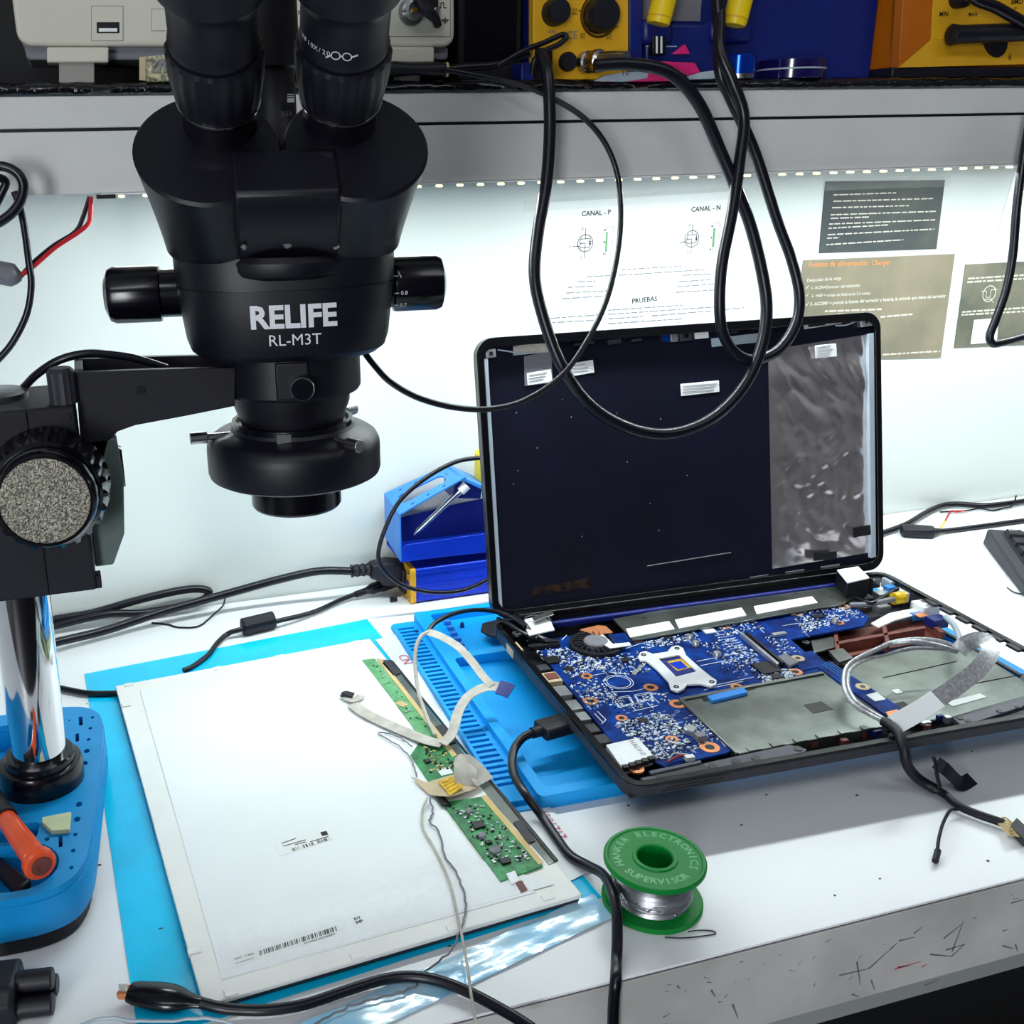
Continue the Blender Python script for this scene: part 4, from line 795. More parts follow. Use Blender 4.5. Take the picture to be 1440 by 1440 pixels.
# alligator clip
ac = thing('alligator_clip', 'black sleeved alligator clip with its lead in front of the screen panel', 'test clip', (0, -490, 0))
A, B = Z(183, 1395, 7), Z(283, 1410, 7)
mb = MB(); path = [A.lerp(B, k/10) for k in range(11)]; w_ = [6.0, 7.2, 7.6, 8, 8.4, 8.4, 8, 7, 5.2, 4, 3.4]
mb.sweep(path, lambda t: [(w_[int(round(t*10))]*math.cos(2*math.pi*i/16), (.62*w_[int(round(t*10))])*math.sin(2*math.pi*i/16)) for i in range(16)], up=(0, 0, 1)); mb.build('sleeve', M_['blackgloss'], ac, ang=50)
A2 = Z(168, 1395, 6); MB().sweep([A2, A.lerp(B, .06)], [(-3.2, -2), (3.2, -2), (3.4, 2), (-3.4, 2)], up=(0, 0, 1)).build('jaw', M_['copper'], ac, bevel=.5)
for k in range(3): p = A2.lerp(A, .1+.28*k); MB().box((p.x, p.y, p.z+2.4), (1.2, 5.2, 1)).build('jaw_tooth', M_['steel'], ac)
MB().tube(spl([B, Z(310, 1417, 6), Z(340, 1420, 5), Z(380, 1420, 4.6), Z(430, 1412, 4.4), Z(490, 1392, 4.4), Z(540, 1377, 4.6), Z(580, 1373, 5), Z(620, 1380, 5), Z(665, 1398, 4.4), Z(720, 1428, 3.6), Z(748, 1446, 3.4)], 8), 2.9, 12).build('lead', M_['cord'], ac)
# signal cable from the laptop's left side, over the spool and off the bench
uc = thing('signal_cable', 'black signal cable from the left side of the laptop past the green spool', 'cable', (270, -400, 4))
pts = [Z(748, 1031, 24), Z(735, 1038, 22), Z(724, 1052, 19), Z(720, 1070, 17), Z(724, 1092, 15), Z(740, 1118, 13.4), Z(762, 1148, 6), Z(784, 1180, 4), Z(802, 1203, 4), Z(826, 1217, 6), Z(847, 1229, 11), Z(860, 1250, 17), Z(867, 1280, 15), Z(868, 1320, 9), Z(867, 1350, 4.5), Y(866, 1378, -549), Y(863, 1410, -550.5), Y(861, 1470, -551)]
MB().tube(spl(pts, 8), 3.0, 12).build('cord', M_['cord'], uc)
A, B = Z(748, 1031, 24), Z(808, 1014, 24)
MB().tube([A.lerp(B, k/6) for k in range(3)], 4.0, 12).build('strain_relief', M_['rubber'], uc)
MB().sweep([A.lerp(B, .2), A.lerp(B, .98)], rrect(-9, 9, -4.6, 4.6, 2.5), up=(0, 0, 1)).build('plug_body', M_['rubber'], uc, bevel=.8)

# ================================================================== cables hanging from the shelf
def air(rows): return [Y(a, b, y) for a, b, y in rows]
cable('hanging_cable', air([(625, 98, -157), (680, 108, -160), (735, 120, -168), (780, 140, -175), (820, 165, -182), (850, 200, -186), (868, 245, -190), (873, 300, -195), (868, 360, -205), (852, 425, -220), (825, 480, -235), (790, 528, -250), (740, 562, -262), (690, 575, -275), (640, 573, -285), (590, 560, -292), (550, 538, -298), (525, 512, -300), (505, 485, -300)]), 2.1, M_['cord'], 'thin black cable sagging from the shelf to the back of the microscope')
cable('hanging_cable', air([(836, 92, -186), (880, 90, -190), (925, 96, -194), (955, 112, -196), (985, 150, -198), (1012, 210, -200), (1035, 265, -204), (1056, 320, -208), (1073, 390, -214), (1078, 440, -220), (1070, 490, -226), (1048, 540, -232), (1010, 582, -236), (965, 605, -238), (920, 610, -238), (870, 596, -236), (825, 565, -232), (790, 515, -226), (765, 450, -216), (752, 390, -208), (756, 330, -200), (768, 260, -192), (773, 190, -186), (772, 130, -182), (768, 95, -176), (760, 75, -165)]), 4.6, M_['cord'], 'thick black hose making one deep loop in front of the laptop lid')
cable('hanging_cable', air([(1006, -30, -176), (1011, 30, -180), (1012, 100, -184), (1026, 135, -186), (1046, 178, -190), (1064, 221, -193), (1092, 307, -200), (1113, 365, -206), (1124, 414, -212), (1119, 456, -217), (1095, 492, -222), (1061, 506, -224), (1036, 498, -224), (1018, 472, -223), (1012, 435, -222), (1015, 374, -218), (1030, 297, -212), (1040, 227, -206), (1046, 165, -201), (1030, 115, -197), (1012, 70, -190), (1012, 20, -180), (1008, -40, -168)]), 4.3, M_['cord'], 'black cable hanging in a teardrop loop over the right half of the lid')
cable('hanging_cable', air([(1452, 150, -170), (1440, 215, -172), (1430, 290, -174), (1424, 360, -176), (1414, 410, -178), (1400, 450, -180), (1392, 472, -181), (1396, 483, -182), (1412, 481, -182), (1445, 472, -180), (1480, 462, -178)]), 3.6, M_['cord'], 'black cable bent to a sharp hook at the right border over the tan sheet')
cable('hanging_cable', air([(-20, 236, -176), (5, 234, -178), (25, 244, -180), (33, 262, -181), (28, 284, -182), (14, 302, -183), (-8, 316, -184), (-30, 320, -184)]), 3.2, M_['cord'], 'black cable coil in front of the shelf at the left border')
cable('hanging_cable', air([(-10, 296, -172), (2, 272, -172), (8, 256, -173), (-4, 250, -174), (-20, 256, -174)]), 2.8, M_['cord'], 'inner turn of the black cable coil at the left border', k=6)
cable('hanging_cable', air([(20, 270, -166), (27, 288, -168), (34, 320, -170), (40, 365, -174), (44, 400, -176), (38, 440, -176), (20, 478, -176), (0, 503, -176), (-25, 525, -176)]), 2.4, M_['cord'], 'black cable dropping from the coil down along the left border')
cable('scope_cable', air([(10, 560, -300), (30, 548, -312), (50, 528, -322), (80, 508, -328), (115, 498, -330), (150, 498, -330), (190, 504, -330), (235, 518, -330)]), 2.3, M_['cord'], 'black cable arching over the focus block into the microscope arm')
# ================================================================== opened laptop
from mathutils import noise as mnoise
LA = -0.0316; LO = V(296.2, -194.5, 0)
lap = thing('laptop', 'opened black laptop without screen and keyboard showing its blue motherboard', 'laptop', tuple(LO), LA, world=False)
_c, _s = math.cos(LA), math.sin(LA)
def BP(px, py, z): p = Z(px, py, z)-LO; return V(p.x*_c+p.y*_s, -p.x*_s+p.y*_c, z)
def bpoly(pxs, z): return [(BP(a, b, z).x, BP(a, b, z).y) for a, b in pxs]
def part(pxs, z0, z1, name, m, par=None, bevel=.3, holes=(), **k): return MB().prism(bpoly(pxs, z1), z0, z1, holes=[bpoly(h, z1) for h in holes]).build(name, M_[m], par or lap, bevel=bevel, **k)
W, D = 376, 246
base = MB().prism(rrect(20, W-1, -D+26, -2, 6), 12, 14, holes=[rrect(292, 372, -168, -62, 3)])
for q_ in ([V(1, -1, 27), V(1, -D+1, 27), V(21, -D+27, 12.4), V(21, -3, 12.4)], [V(1, -D+1, 27), V(W-1, -D+1, 27), V(W-2, -D+27, 12.4), V(21, -D+27, 12.4)]): base.hexa(q_, [p_+V(0, 0, 1.4) for p_ in q_])
base.prism(rrect(0, W, -D, 0, 11), 14.5, 33, holes=[[(3.5, -240), (3.5, -8), (12, -3.5), (364, -3.5), (380, -12)][0:0] or rrect(3.5, W-3.5, -D+3.5, -3.5, 8)]) if False else None
# walls: left, back and front full height, right wall cut open for the drive bay
base.bx(0, 3.5, -D+10, -10, 26.5, 35); base.bx(10, W-10, -3.5, 0, 14, 34); base.bx(10, W-10, -D, -D+3.2, 27.5, 35.5)
base.bx(W-3.5, W, -56, -10, 14, 35.5); base.bx(W-3.5, W, -D+10, -176, 27, 35.5)
for cx, cy, a in ((10.5, -10.5, 90), (W-10.5, -10.5, 0), (W-10.5, -D+10.5, 270), (10.5, -D+10.5, 180)):
    arc = [(cx+11*math.cos(R(a+90*i/6)), cy+11*math.sin(R(a+90*i/6))) for i in range(7)]+[(cx+7.6*math.cos(R(a+90*i/6)), cy+7.6*math.sin(R(a+90*i/6))) for i in range(6, -1, -1)]
    base.prism(arc, 27.2, 35.4)
bs_ = base.build('bottom_case', M_['graydark'], lap)
MB().prism(rrect(0, W, -D, 0, 11), 33.6, 36, holes=[rrect(4.6, W-4.6, -D+4.6, -4.6, 7)]).build('case_rim', M_['lidrim'], lap, bevel=.5)
for k in range(3): MB().bx(22+3*k, 62+3*k, -D-.3, -D+.6, 28.6+2*k, 29.4+2*k).build('rim_groove', M_['chip'], lap)
# drive bay rim details on the right edge
for i in range(7):
    y = -64-i*17.5; MB().bx(W-9, W-4.4, y-12, y, 33.4, 35.6).build('rim_notch', M_['graydark'], lap, bevel=.3)
# motherboard
mbp = [(752, 908), (778, 898), (806, 893), (880, 900), (890, 894), (1062, 864), (1180, 848), (1205, 856), (1222, 868), (1214, 880), (1150, 892), (1112, 899), (1130, 915), (1150, 932), (1162, 944), (960, 982), (1032, 1048), (1024, 1058), (935, 1078), (905, 1064), (868, 1052), (820, 992)]
bd = part(mbp, 26.4, 28, 'motherboard', 'pcb', bevel=0)
ZB = 28
# tiny soldered parts, too many and too small to pick apart
clus = [([(772, 915), (828, 905), (850, 940), (800, 955)], 260), ([(830, 930), (900, 915), (915, 945), (850, 950)], 150), ([(800, 962), (850, 950), (870, 985), (830, 1000)], 120), ([(862, 1018), (935, 1000), (965, 1030), (895, 1048)], 300), ([(905, 1050), (960, 1035), (985, 1052), (925, 1070)], 120),
        ([(955, 1018), (985, 1010), (1015, 1040), (985, 1050)], 60), ([(900, 905), (975, 888), (985, 898), (905, 915)], 90), ([(1000, 885), (1060, 872), (1075, 885), (1010, 898)], 60), ([(1062, 950), (1110, 940), (1125, 950), (1075, 962)], 120), ([(1110, 862), (1195, 852), (1215, 868), (1130, 888)], 190),
        ([(985, 905), (1030, 898), (1065, 930), (1020, 945)], 90), ([(1030, 905), (1062, 915), (1075, 945), (1030, 955)], 60), ([(740, 900), (775, 895), (790, 925), (765, 930)], 70), ([(855, 988), (930, 972), (945, 985), (870, 1003)], 50), ([(1075, 895), (1105, 900), (1140, 930), (1105, 935)], 60), ([(1120, 880), (1150, 872), (1160, 884), (1130, 892)], 40)]
ma, mb_, mc = MB(), MB(), MB(); r_ = random.Random(11)
for q, n in clus:
    P = [BP(a, b, ZB) for a, b in q]
    for i in range(int(n*1.5)):
        a, b = r_.random(), r_.random(); p = (P[0]*(1-a)+P[1]*a)*(1-b)+(P[3]*(1-a)+P[2]*a)*b; k = r_.random()
        tgt = ma if k < .62 else mb_ if k < .85 else mc; w_, d_ = r_.choice(((1.4, .7), (.7, 1.4), (.9, .5), (.5, .9), (2.0, 1.1)))
        tgt.box((p.x, p.y, ZB+.35), (w_, d_, r_.uniform(.5, .9)))
ma.build('surface_parts', M_['silk'], bd, kind='stuff'); mb_.build('surface_parts', M_['chip'], bd, kind='stuff'); mc.build('surface_parts', M_['tin'], bd, kind='stuff')
# printed outlines and traces
mb = MB()
def ln(pxs, wd=.35):
    P = [BP(a, b, ZB+.12) for a, b in pxs]
    for a, b in zip(P, P[1:]): 
        d = (b-a).normalized(); n_ = V(-d.y, d.x, 0)*wd/2; mb.quad(a-n_, b-n_, b+n_, a+n_)
for c0, rr in (((870, 959), 11), ((870, 959), 9)):
    c = BP(*c0, ZB+.1); mb.prism(circ(0, 0, rr, 30), 0, .05, Matrix.Translation(c), holes=[circ(0, 0, rr-.5, 30)])
for q in ([(862, 982), (884, 978), (892, 990), (870, 995), (862, 982)], [(892, 977), (914, 973), (920, 983), (898, 988), (892, 977)], [(864, 984), (883, 980), (890, 989), (871, 993), (864, 984)], [(894, 979), (913, 975), (918, 982), (899, 986), (894, 979)], [(1042, 892), (1058, 905)], [(980, 930), (1040, 918)], [(985, 936), (1045, 924), (1040, 918)],
          [(993, 966), (1060, 952)], [(990, 970), (1045, 958)], [(840, 1000), (852, 1012), (846, 1018)], [(836, 1003), (848, 1016)], [(832, 950), (858, 945), (885, 948)], [(860, 973), (890, 972), (912, 967)], [(880, 912), (900, 905), (925, 903)], [(1100, 880), (1125, 876)], [(1012, 1040), (1020, 1050)], [(905, 1058), (930, 1066)], [(790, 900), (797, 893)], [(1006, 990), (1010, 997)], [(945, 1018), (960, 1015)], [(890, 1000), (925, 992)]): ln(q, .6)
rr2 = random.Random(5)
for i in range(150):
    q, n = clus[rr2.randrange(len(clus))]; P = [V(a, b, 0) for a, b in q]; a, b = rr2.random(), rr2.random(); p = (P[0]*(1-a)+P[1]*a)*(1-b)+(P[3]*(1-a)+P[2]*a)*b
    l = rr2.uniform(3, 9); ln([(p.x, p.y), (p.x+l, p.y+rr2.choice((-.25, .9))*l)], rr2.uniform(.25, .6))
for i in range(60):
    a = rr2.uniform(0, 1); px_, py_ = 950+rr2.uniform(0, 110), 990-rr2.uniform(0, 1); 
    x = rr2.uniform(860, 1040); y = rr2.uniform(1000, 1050); 
    if (x-860)*.3+y < 1075 and x < 960+ (y-990)*1.0: ln([(x, y), (x+6, y-1.4)], .35)
for i in range(8): ln([(1005+i*3.4, 894+i*3.2), (1028+i*3.4, 890+i*3.2)], .5)
mb.build('silkscreen', M_['silk'], bd, fix=False, kind='stuff')
for px_, py_, r in ((825, 951, 4.6), (915, 967, 5.4), (874, 1010, 4.2), (945, 1040, 4.6), (998, 1051, 6.6), (1036, 966, 4.6), (895, 900, 5), (1017, 881, 5.2), (1121, 863, 5), (1186, 853, 5.4), (1119, 945, 5), (953, 990, 6), (1180, 876, 4), (830, 986, 5.6)):
    c = BP(px_, py_, ZB); MB().lathe([(r*.5, 0), (r, 0), (r, .35), (r*.5, .35), (r*.5, 0)], 24, Matrix.Translation(c)).build('screw_pad', M_['copper'], bd); MB().cyl(r*.48, 0, .4, 16, Matrix.Translation(c)).build('screw_hole', M_['chip'], bd)
def chip(px_, py_, w_, d_, h_, m='chip', nm='chip', rz=0.0, z=ZB, par=None, bevel=.2): c = BP(px_, py_, z+h_); c.z = z; return MB().box((0, 0, h_/2), (w_, d_, h_), Matrix.Translation(c) @ Matrix.Rotation(rz, 4, 'Z')).build(nm, M_[m], par or bd, bevel=bevel)
chip(777, 927, 11, 11, 1.4); chip(1078, 938, 17, 17, 1.3); chip(880, 927, 7, 6, 1.2); chip(905, 1012, 6, 6, 1.1); chip(1092, 950, 8, 7, 1.2); chip(940, 896, 7, 5, 1); chip(800, 940, 7, 6, 1.1); chip(997, 886, 10, 9, 1.2, 'silk', 'shield_can'); chip(1150, 866, 9, 6, 1.2); chip(900, 938, 9, 3, 1.4, 'tin', 'coil', .9); chip(893, 944, 9, 3, 1.4, 'tin', 'coil', .9)
chip(765, 905, 26, 5, 4, 'chip', 'memory_connector'); chip(985, 1032, 7, 6, 4.5, 'gray', 'inductor'); chip(1096, 890, 12, 4, 2.6, 'tin', 'board_connector')
for px_, py_, r in ((970, 1030, 4.4), (978, 908, 2.8), (1008, 923, 3), (970, 899, 2.6), (1174, 876, 2.6)): c = BP(px_, py_, ZB); MB().lathe([(0, 0), (r, 0), (r, 3.4), (r*.85, 4), (0, 4)], 20, Matrix.Translation(c)).build('capacitor', M_['tin'], bd)
# memory socket
for q, m in (([(1041, 890), (1044, 889), (1096, 932), (1093, 934)], 'beige'), ([(1048, 888), (1051, 887.5), (1104, 931), (1100, 932)], 'chip')): part(q, ZB, ZB+4, 'memory_socket', 'tin' if m == 'beige' else m, bd)
mk('clampwhite', (226, 228, 232), 0.4, 0.25, var=0.06, vs=90)
# processor clamp and die
cl_out = [(897, 923), (900, 917), (908, 915), (918, 919), (938, 916), (944, 909), (953, 907), (961, 911), (965, 921), (984, 938), (1000, 951), (1008, 956), (1007, 962), (1000, 965), (985, 961), (966, 962), (962, 968), (953, 972), (943, 968), (940, 958), (924, 941), (908, 928), (900, 928)]
part([(922, 926), (956, 919), (982, 944), (950, 952)], ZB, ZB+.8, 'processor_window', 'navy', bd)
cb = part(cl_out, ZB+1, ZB+3, 'processor_clamp', 'clampwhite', bd, bevel=.5, holes=[[(926, 925.5), (955, 920), (980, 943.5), (951, 951)]])
for px_, py_ in ((905, 921), (952, 912), (1001, 959), (951, 966)): c = BP(px_, py_, ZB+3); MB().lathe([(1.1, 0), (2.0, 0), (2.0, .5), (1.1, .5), (1.1, 0)], 14, Matrix.Translation(c)).build('clamp_hole', M_['chip'], cb)
part([(938, 930), (958, 926), (972, 938), (952, 943)], ZB+.7, ZB+1.2, 'processor_die', 'yellowtape', bd); part([(941, 932), (957, 929), (967, 938), (953, 941)], ZB+1.1, ZB+1.6, 'processor_core', 'bluemetal', bd)
# cooling fan
c = BP(838, 908, ZB); T = Matrix.Translation(c)
fan = MB().lathe([(18.5, 0), (21.5, 0), (21.5, 3), (18.5, 3), (18.5, 0)], 40, T).build('cooling_fan', M_['chip'], lap)
MB().lathe([(0, 0), (18.5, 0), (18.5, .6), (0, .6)], 40, T).build('fan_floor', M_['rubber'], fan)
MB().lathe([(0, .5), (10, .5), (10, 4.4), (9, 5.4), (2.2, 5.6), (1.6, 5), (0, 5)], 32, T).build('fan_hub', M_['gray'], fan)
blade = None
for i in range(22):
    a = 2*math.pi*i/22; m_ = T @ Matrix.Rotation(a, 4, 'Z')
    MB().hexa([m_ @ V(9.6, -.5, 1), m_ @ V(18, 2.4, 1), m_ @ V(18, 3.0, 1), m_ @ V(9.6, .2, 1)], [m_ @ V(9.6, -.5, 4.2), m_ @ V(18, 2.4, 4.2), m_ @ V(18, 3.0, 4.2), m_ @ V(9.6, .2, 4.2)]).build('fan_blade', M_['graydark'], fan)
part([(838, 894), (848, 892), (862, 905), (885, 903), (888, 907), (858, 911), (842, 901)], ZB+4, ZB+5, 'flex_tail', 'white'); part([(855, 893), (878, 889), (888, 902), (865, 906)], ZB+3, ZB+3.8, 'small_board', 'pcb'); part([(815, 885), (840, 879), (852, 880), (862, 889), (838, 893)], ZB+2, ZB+3.4, 'small_board', 'copper')
# left ports
for px_, py_, w_, d_, h_, m in ((724, 909, 9, 15, 7, 'beige'), (764, 938, 9, 9, 5, 'graydark'), (773, 952, 15, 15, 8, 'beige'), (788, 971, 13, 14, 7, 'tin'), (803, 991, 13, 13, 6, 'tin'), (815, 1007, 13, 11, 6, 'tin'), (828, 1024, 13, 11, 7, 'graydark'), (843, 1039, 13, 11, 7, 'graydark')): chip(px_, py_, w_, d_, h_, m, 'side_port', z=26, par=lap, bevel=.5)
chip(776, 950, 9, 9, .6, 'rust', 'port_window', z=34.1, par=lap)
cr = part([(852, 1047), (897, 1037), (919, 1062), (874, 1078)], 26, 33.4, 'card_reader', 'clampwhite', bevel=.4)
mb = MB(); u_ = BP(890, 1040, 33.5)-BP(896, 1056, 33.5)
text(mb, 'HALV-0', BP(884, 1042, 33.55), BP(902, 1062, 33.55), up=BP(930, 1040, 33.5)-BP(910, 1045, 33.5)); mb.build('stamped_print', M_['gray'], cr, fix=False)
for k in range(5): chip(880+9*k, 1077-3*k, 4, 4, 3, 'chip', 'contact_spring', z=31, par=lap)
c = BP(895, 1083, 30); MB().lathe([(2, 0), (5, 0), (5, 1.2), (2, 1.2), (2, 0)], 20, Matrix.Translation(c)).build('screw_pad', M_['copper'], lap)
# little white plug with red and black leads at the board front
chip(970, 1063, 6, 4, 3, 'white', 'white_plug', z=29, par=bd)
MB().tube(spl([BP(968, 1062, 31), BP(955, 1063, 31), BP(945, 1068, 30), BP(938, 1072, 29.5)], 5), .6, 6).build('red_lead', M_['red'], bd); MB().tube(spl([BP(968, 1061, 31), BP(955, 1060, 31.5), BP(947, 1060, 30.6), BP(940, 1068, 29.5)], 5), .6, 6).build('pale_lead', M_['palegray'], bd)
MB().bx(22, W-26, -3, 3.4, 26, 41).build('hinge_strip', M_['lidrim'], lap, bevel=1)
# long metal strip and white plates along the hinge
MB().bx(44, 322, -9, -4.5, 27, 33).build('hinge_bar', M_['navy'], lap, bevel=1.5)
st = part([(862, 870), (1150, 818), (1178, 812), (1204, 838), (1182, 850), (890, 900)], 29.5, 31, 'metal_strip', 'brushed', bevel=.3)
for q in ([(880, 884), (941, 873), (949, 884), (886, 896)], [(949, 871), (1043, 854), (1050, 865), (955, 883)], [(1060, 852), (1142, 838), (1150, 847), (1064, 863)]): part(q, 31, 32, 'white_plate', 'white', st)
for px_, py_ in ((965, 860), (1062, 842), (1120, 834), (1155, 826), (1170, 838), (905, 868)): chip(px_, py_, 4, 2.4, .5, 'graydark', 'strip_hole', z=31, par=st)
# hinges
def hinge(q, z0, z1): 
    hb = part(q, z0, z1, 'hinge_cover', 'rubber', bevel=.8); part(q, z1, z1+1.4, 'hinge_plate', 'white', hb, bevel=.4); return hb
hinge([(734, 872), (770, 862), (780, 885), (744, 893)], 29, 37); hinge([(1177, 801), (1207, 796), (1223, 812), (1192, 819)], 27, 46)
part([(748, 868), (776, 857), (779, 864), (752, 873)], 42, 43, 'hinge_arm', 'brushed')
for q, r in (([(690, 858, 40), (715, 862, 40), (735, 876, 40), (748, 890, 36), (768, 900, 34), (785, 902, 32)], 2.2), ([(700, 870, 38), (716, 878, 38), (735, 890, 36), (755, 898, 34)], 1.8), ([(735, 880, 41), (740, 868, 43), (760, 866, 42), (775, 872, 40)], .7)): MB().tube(spl([BP(*p) for p in q], 6), r, 8).build('antenna_lead', M_['cord'], lap)
c = BP(727, 893, 34); MB().lathe([(1.6, 0), (4, 0), (4, 2), (1.6, 2), (1.6, 0)], 20, Matrix.Translation(c)).build('case_screw', M_['steel'], lap)
# right rear corner parts
for px_, py_, w_, d_, z0, h_, m in ((1255, 814, 13, 12, 25, 9, 'palegray'), (1262, 818, 6, 3, 34, .5, 'chip'), (1278, 829, 16, 14, 22, 9, 'white'), (1302, 848, 17, 16, 20, 11, 'white'), (1300, 845, 5, 4, 31, .5, 'gray'), (1243, 832, 16, 9, 22, 7, 'tin'), (1230, 812, 8, 8, 24, 9, 'steel'), (1252, 824, 9, 7, 26, 6, 'bluesheet'), (1218, 838, 10, 10, 22, 6, 'graydark'), (1290, 862, 12, 6, 20, 6, 'bluesheet'), (1296, 864, 10, 8, 26, 1, 'copper'), (1318, 868, 15, 11, 22, 8, 'navy'), (1240, 850, 12, 10, 20, 7, 'tin'), (1208, 852, 20, 9, 22, 5, 'brushed')): chip(px_, py_, w_, d_, h_, m, 'rear_port', z=z0, par=lap, bevel=.6)
MB().tube([BP(1256, 842, 33), BP(1268, 840, 33), BP(1272, 840, 33)], 5.4, 14).build('taped_plug', M_['yellowtape'], lap, label='yellow taped plug')
MB().tube(spl([BP(1258, 842, 33), BP(1240, 846, 33), BP(1220, 850, 31), BP(1195, 851, 30)], 5), 2.4, 8).build('plug_lead', M_['gray'], lap)
MB().tube(spl([BP(1205, 842, 32), BP(1225, 848, 33), BP(1245, 838, 34), BP(1262, 828, 34)], 5), 1.8, 8).build('plug_lead', M_['cord'], lap)
part([(1225, 876), (1250, 862), (1290, 854), (1296, 862), (1258, 872), (1236, 882)], 24, 25.4, 'crumpled_sheet', 'white'); 
# rust coloured inner frame
part([(1172, 890), (1300, 868), (1328, 888), (1310, 900), (1180, 925)], 15, 17, 'inner_frame', 'rust')
for q in ([(1172, 890), (1178, 889), (1182, 920), (1176, 922)], [(1300, 870), (1306, 870), (1330, 888), (1324, 890)], [(1240, 880), (1246, 879), (1252, 905), (1246, 906)], [(1175, 902), (1300, 880), (1302, 883), (1177, 906)]): part(q, 17, 25, 'frame_rib', 'rust')
part([(1140, 900), (1170, 893), (1180, 908), (1145, 918)], 22, 24, 'metal_plate', 'brushed'); c = BP(1133, 904, 24); MB().lathe([(1.4, 0), (3, 0), (3, 1), (1.4, 1), (1.4, 0)], 16, Matrix.Translation(c)).build('case_screw', M_['steel'], lap)
part([(1165, 915), (1185, 911), (1200, 925), (1180, 931)], 24, 27, 'metal_plate', 'brushed')
# hard drive carrier
hd = part([(957, 982), (1158, 945), (1250, 1018), (1038, 1058)], 27, 28.4, 'drive_carrier', 'brushed', bevel=.3)
P = [BP(a, b, 30) for a, b in ((957, 982), (1158, 945), (1250, 1018), (1038, 1058))]
for a, b in ((0, 3), (3, 2), (0, 1)):
    d = (P[b]-P[a]).normalized(); n_ = V(-d.y, d.x, 0)*1.6; q = [P[a]-n_, P[b]-n_, P[b]+n_, P[a]+n_]; MB().hexa([V(p.x, p.y, 18) for p in q], [V(p.x, p.y, 30) for p in q]).build('carrier_rim', M_['brushed'], hd, bevel=.5)
part([(1130, 991), (1155, 986), (1172, 997), (1144, 1003)], 28.4, 28.7, 'black_sticker', 'chip', hd, bevel=0)
part([(994, 978), (1046, 967), (1052, 973), (1002, 985)], 28.4, 31, 'blue_connector', 'bluesheet', hd); part([(985, 981), (1060, 964), (1063, 968), (990, 986)], 26, 28.8, 'black_connector', 'chip', hd)
for k in range(6): q = P[3].lerp(P[2], .1+.15*k); MB().box((q.x, q.y, 30.6), (9, 5, 1.2)).build('carrier_tab', M_['brushed'], hd, bevel=.3)
# bare bay plate at the right
part([(1176, 936), (1325, 906), (1360, 908), (1440, 958), (1452, 975), (1392, 1000), (1290, 1016), (1270, 1010)], 19, 20.4, 'bay_plate', 'brushed', bevel=.3)
bp = part([(1330, 987), (1378, 975), (1388, 980), (1340, 993)], 20.4, 20.8, 'paper_label', 'paper', bevel=0)
for a, b in (((1242, 953), (1345, 930)), ((1340, 967), (1440, 948))): MB().rod(BP(*a, 20.6), BP(*b, 20.6), .4, 4).build('plate_crease', M_['chip'], lap)
part([(1245, 992), (1270, 986), (1290, 1000), (1268, 1003)], 20.4, 21.2, 'black_sticker', 'chip', bevel=0); chip(1262, 972, 6, 6, .6, 'white', 'white_dot', z=20.4, par=lap)
# slim blue daughter board
db = part([(1110, 922), (1142, 915), (1160, 930), (1182, 940), (1276, 1001), (1252, 1010), (1150, 938), (1128, 943)], 27.5, 28.8, 'daughter_board', 'pcb', bevel=0)
for px_, py_ in ((1122, 926), (1213, 966)): c = BP(px_, py_, 28.8); MB().lathe([(2, 0), (5, 0), (5, .4), (2, .4), (2, 0)], 20, Matrix.Translation(c)).build('screw_pad', M_['beige'], db); MB().cyl(2, 0, .45, 14, Matrix.Translation(c)).build('screw_hole', M_['chip'], db)
part([(1218, 977), (1233, 973), (1246, 983), (1231, 986)], 28.8, 29.1, 'white_label', 'paper', db, bevel=0); part([(1245, 1001), (1262, 997), (1267, 1003), (1250, 1007)], 28.8, 30, 'copper_pad', 'copper', db); part([(1093, 922), (1106, 919), (1124, 930), (1110, 936)], 28.8, 31, 'board_connector', 'gray', db)
mb = MB()
for k in range(4): a = BP(1156+3*k, 934-1.5*k, 28.95); b = BP(1190+3*k, 956-1.5*k, 28.95); mb.rod(a, b, .25, 4)
mb.build('printed_traces', M_['bluesheet'], db, fix=False, kind='stuff')
# front strip
mk('covergrey', (74, 76, 90), 0.45, bump=0.1, bs=1800, var=0.1, vs=90)
ft = part([(900, 1094), (1012, 1068), (1110, 1047), (1135, 1053), (1128, 1064), (985, 1090), (912, 1104)], 31, 34.6, 'speaker_cover', 'covergrey', bevel=.5)
part([(916, 1087), (985, 1072), (998, 1081), (930, 1097)], 34.6, 34.9, 'speaker_slot', 'chip', ft, bevel=0); part([(912, 1084), (985, 1068.5), (987, 1072), (916, 1088)], 34.6, 36, 'slot_wall', 'covergrey', ft)
for px_, py_ in ((1002, 1078), (1035, 1071), (1063, 1066), (1044, 1078), (1072, 1074), (1122, 1053)): c = BP(px_, py_, 34.6); MB().cyl(3, 0, .5, 16, Matrix.Translation(c)).build('cover_hole', M_['chip'], ft)
f2 = part([(1338, 1008), (1370, 998), (1440, 978), (1448, 990), (1365, 1018), (1352, 1020)], 31, 34.6, 'speaker_cover', 'covergrey', bevel=.5)
for px_, py_ in ((1350, 1010), (1362, 1014), (1405, 1000), (1432, 994)): c = BP(px_, py_, 34.6); MB().cyl(2.2, 0, .5, 16, Matrix.Translation(c)).build('cover_hole', M_['chip'], f2)
r_ = random.Random(3)
for k in range(22):
    x_ = r_.uniform(1085, 1335); chip(x_, 1108-.181*(x_-887)-r_.uniform(12, 24), r_.uniform(3, 9), r_.uniform(2, 4), r_.uniform(2, 5), r_.choice(('rust', 'chip', 'navy', 'rust', 'tin')), 'latch_piece', z=24, par=lap)

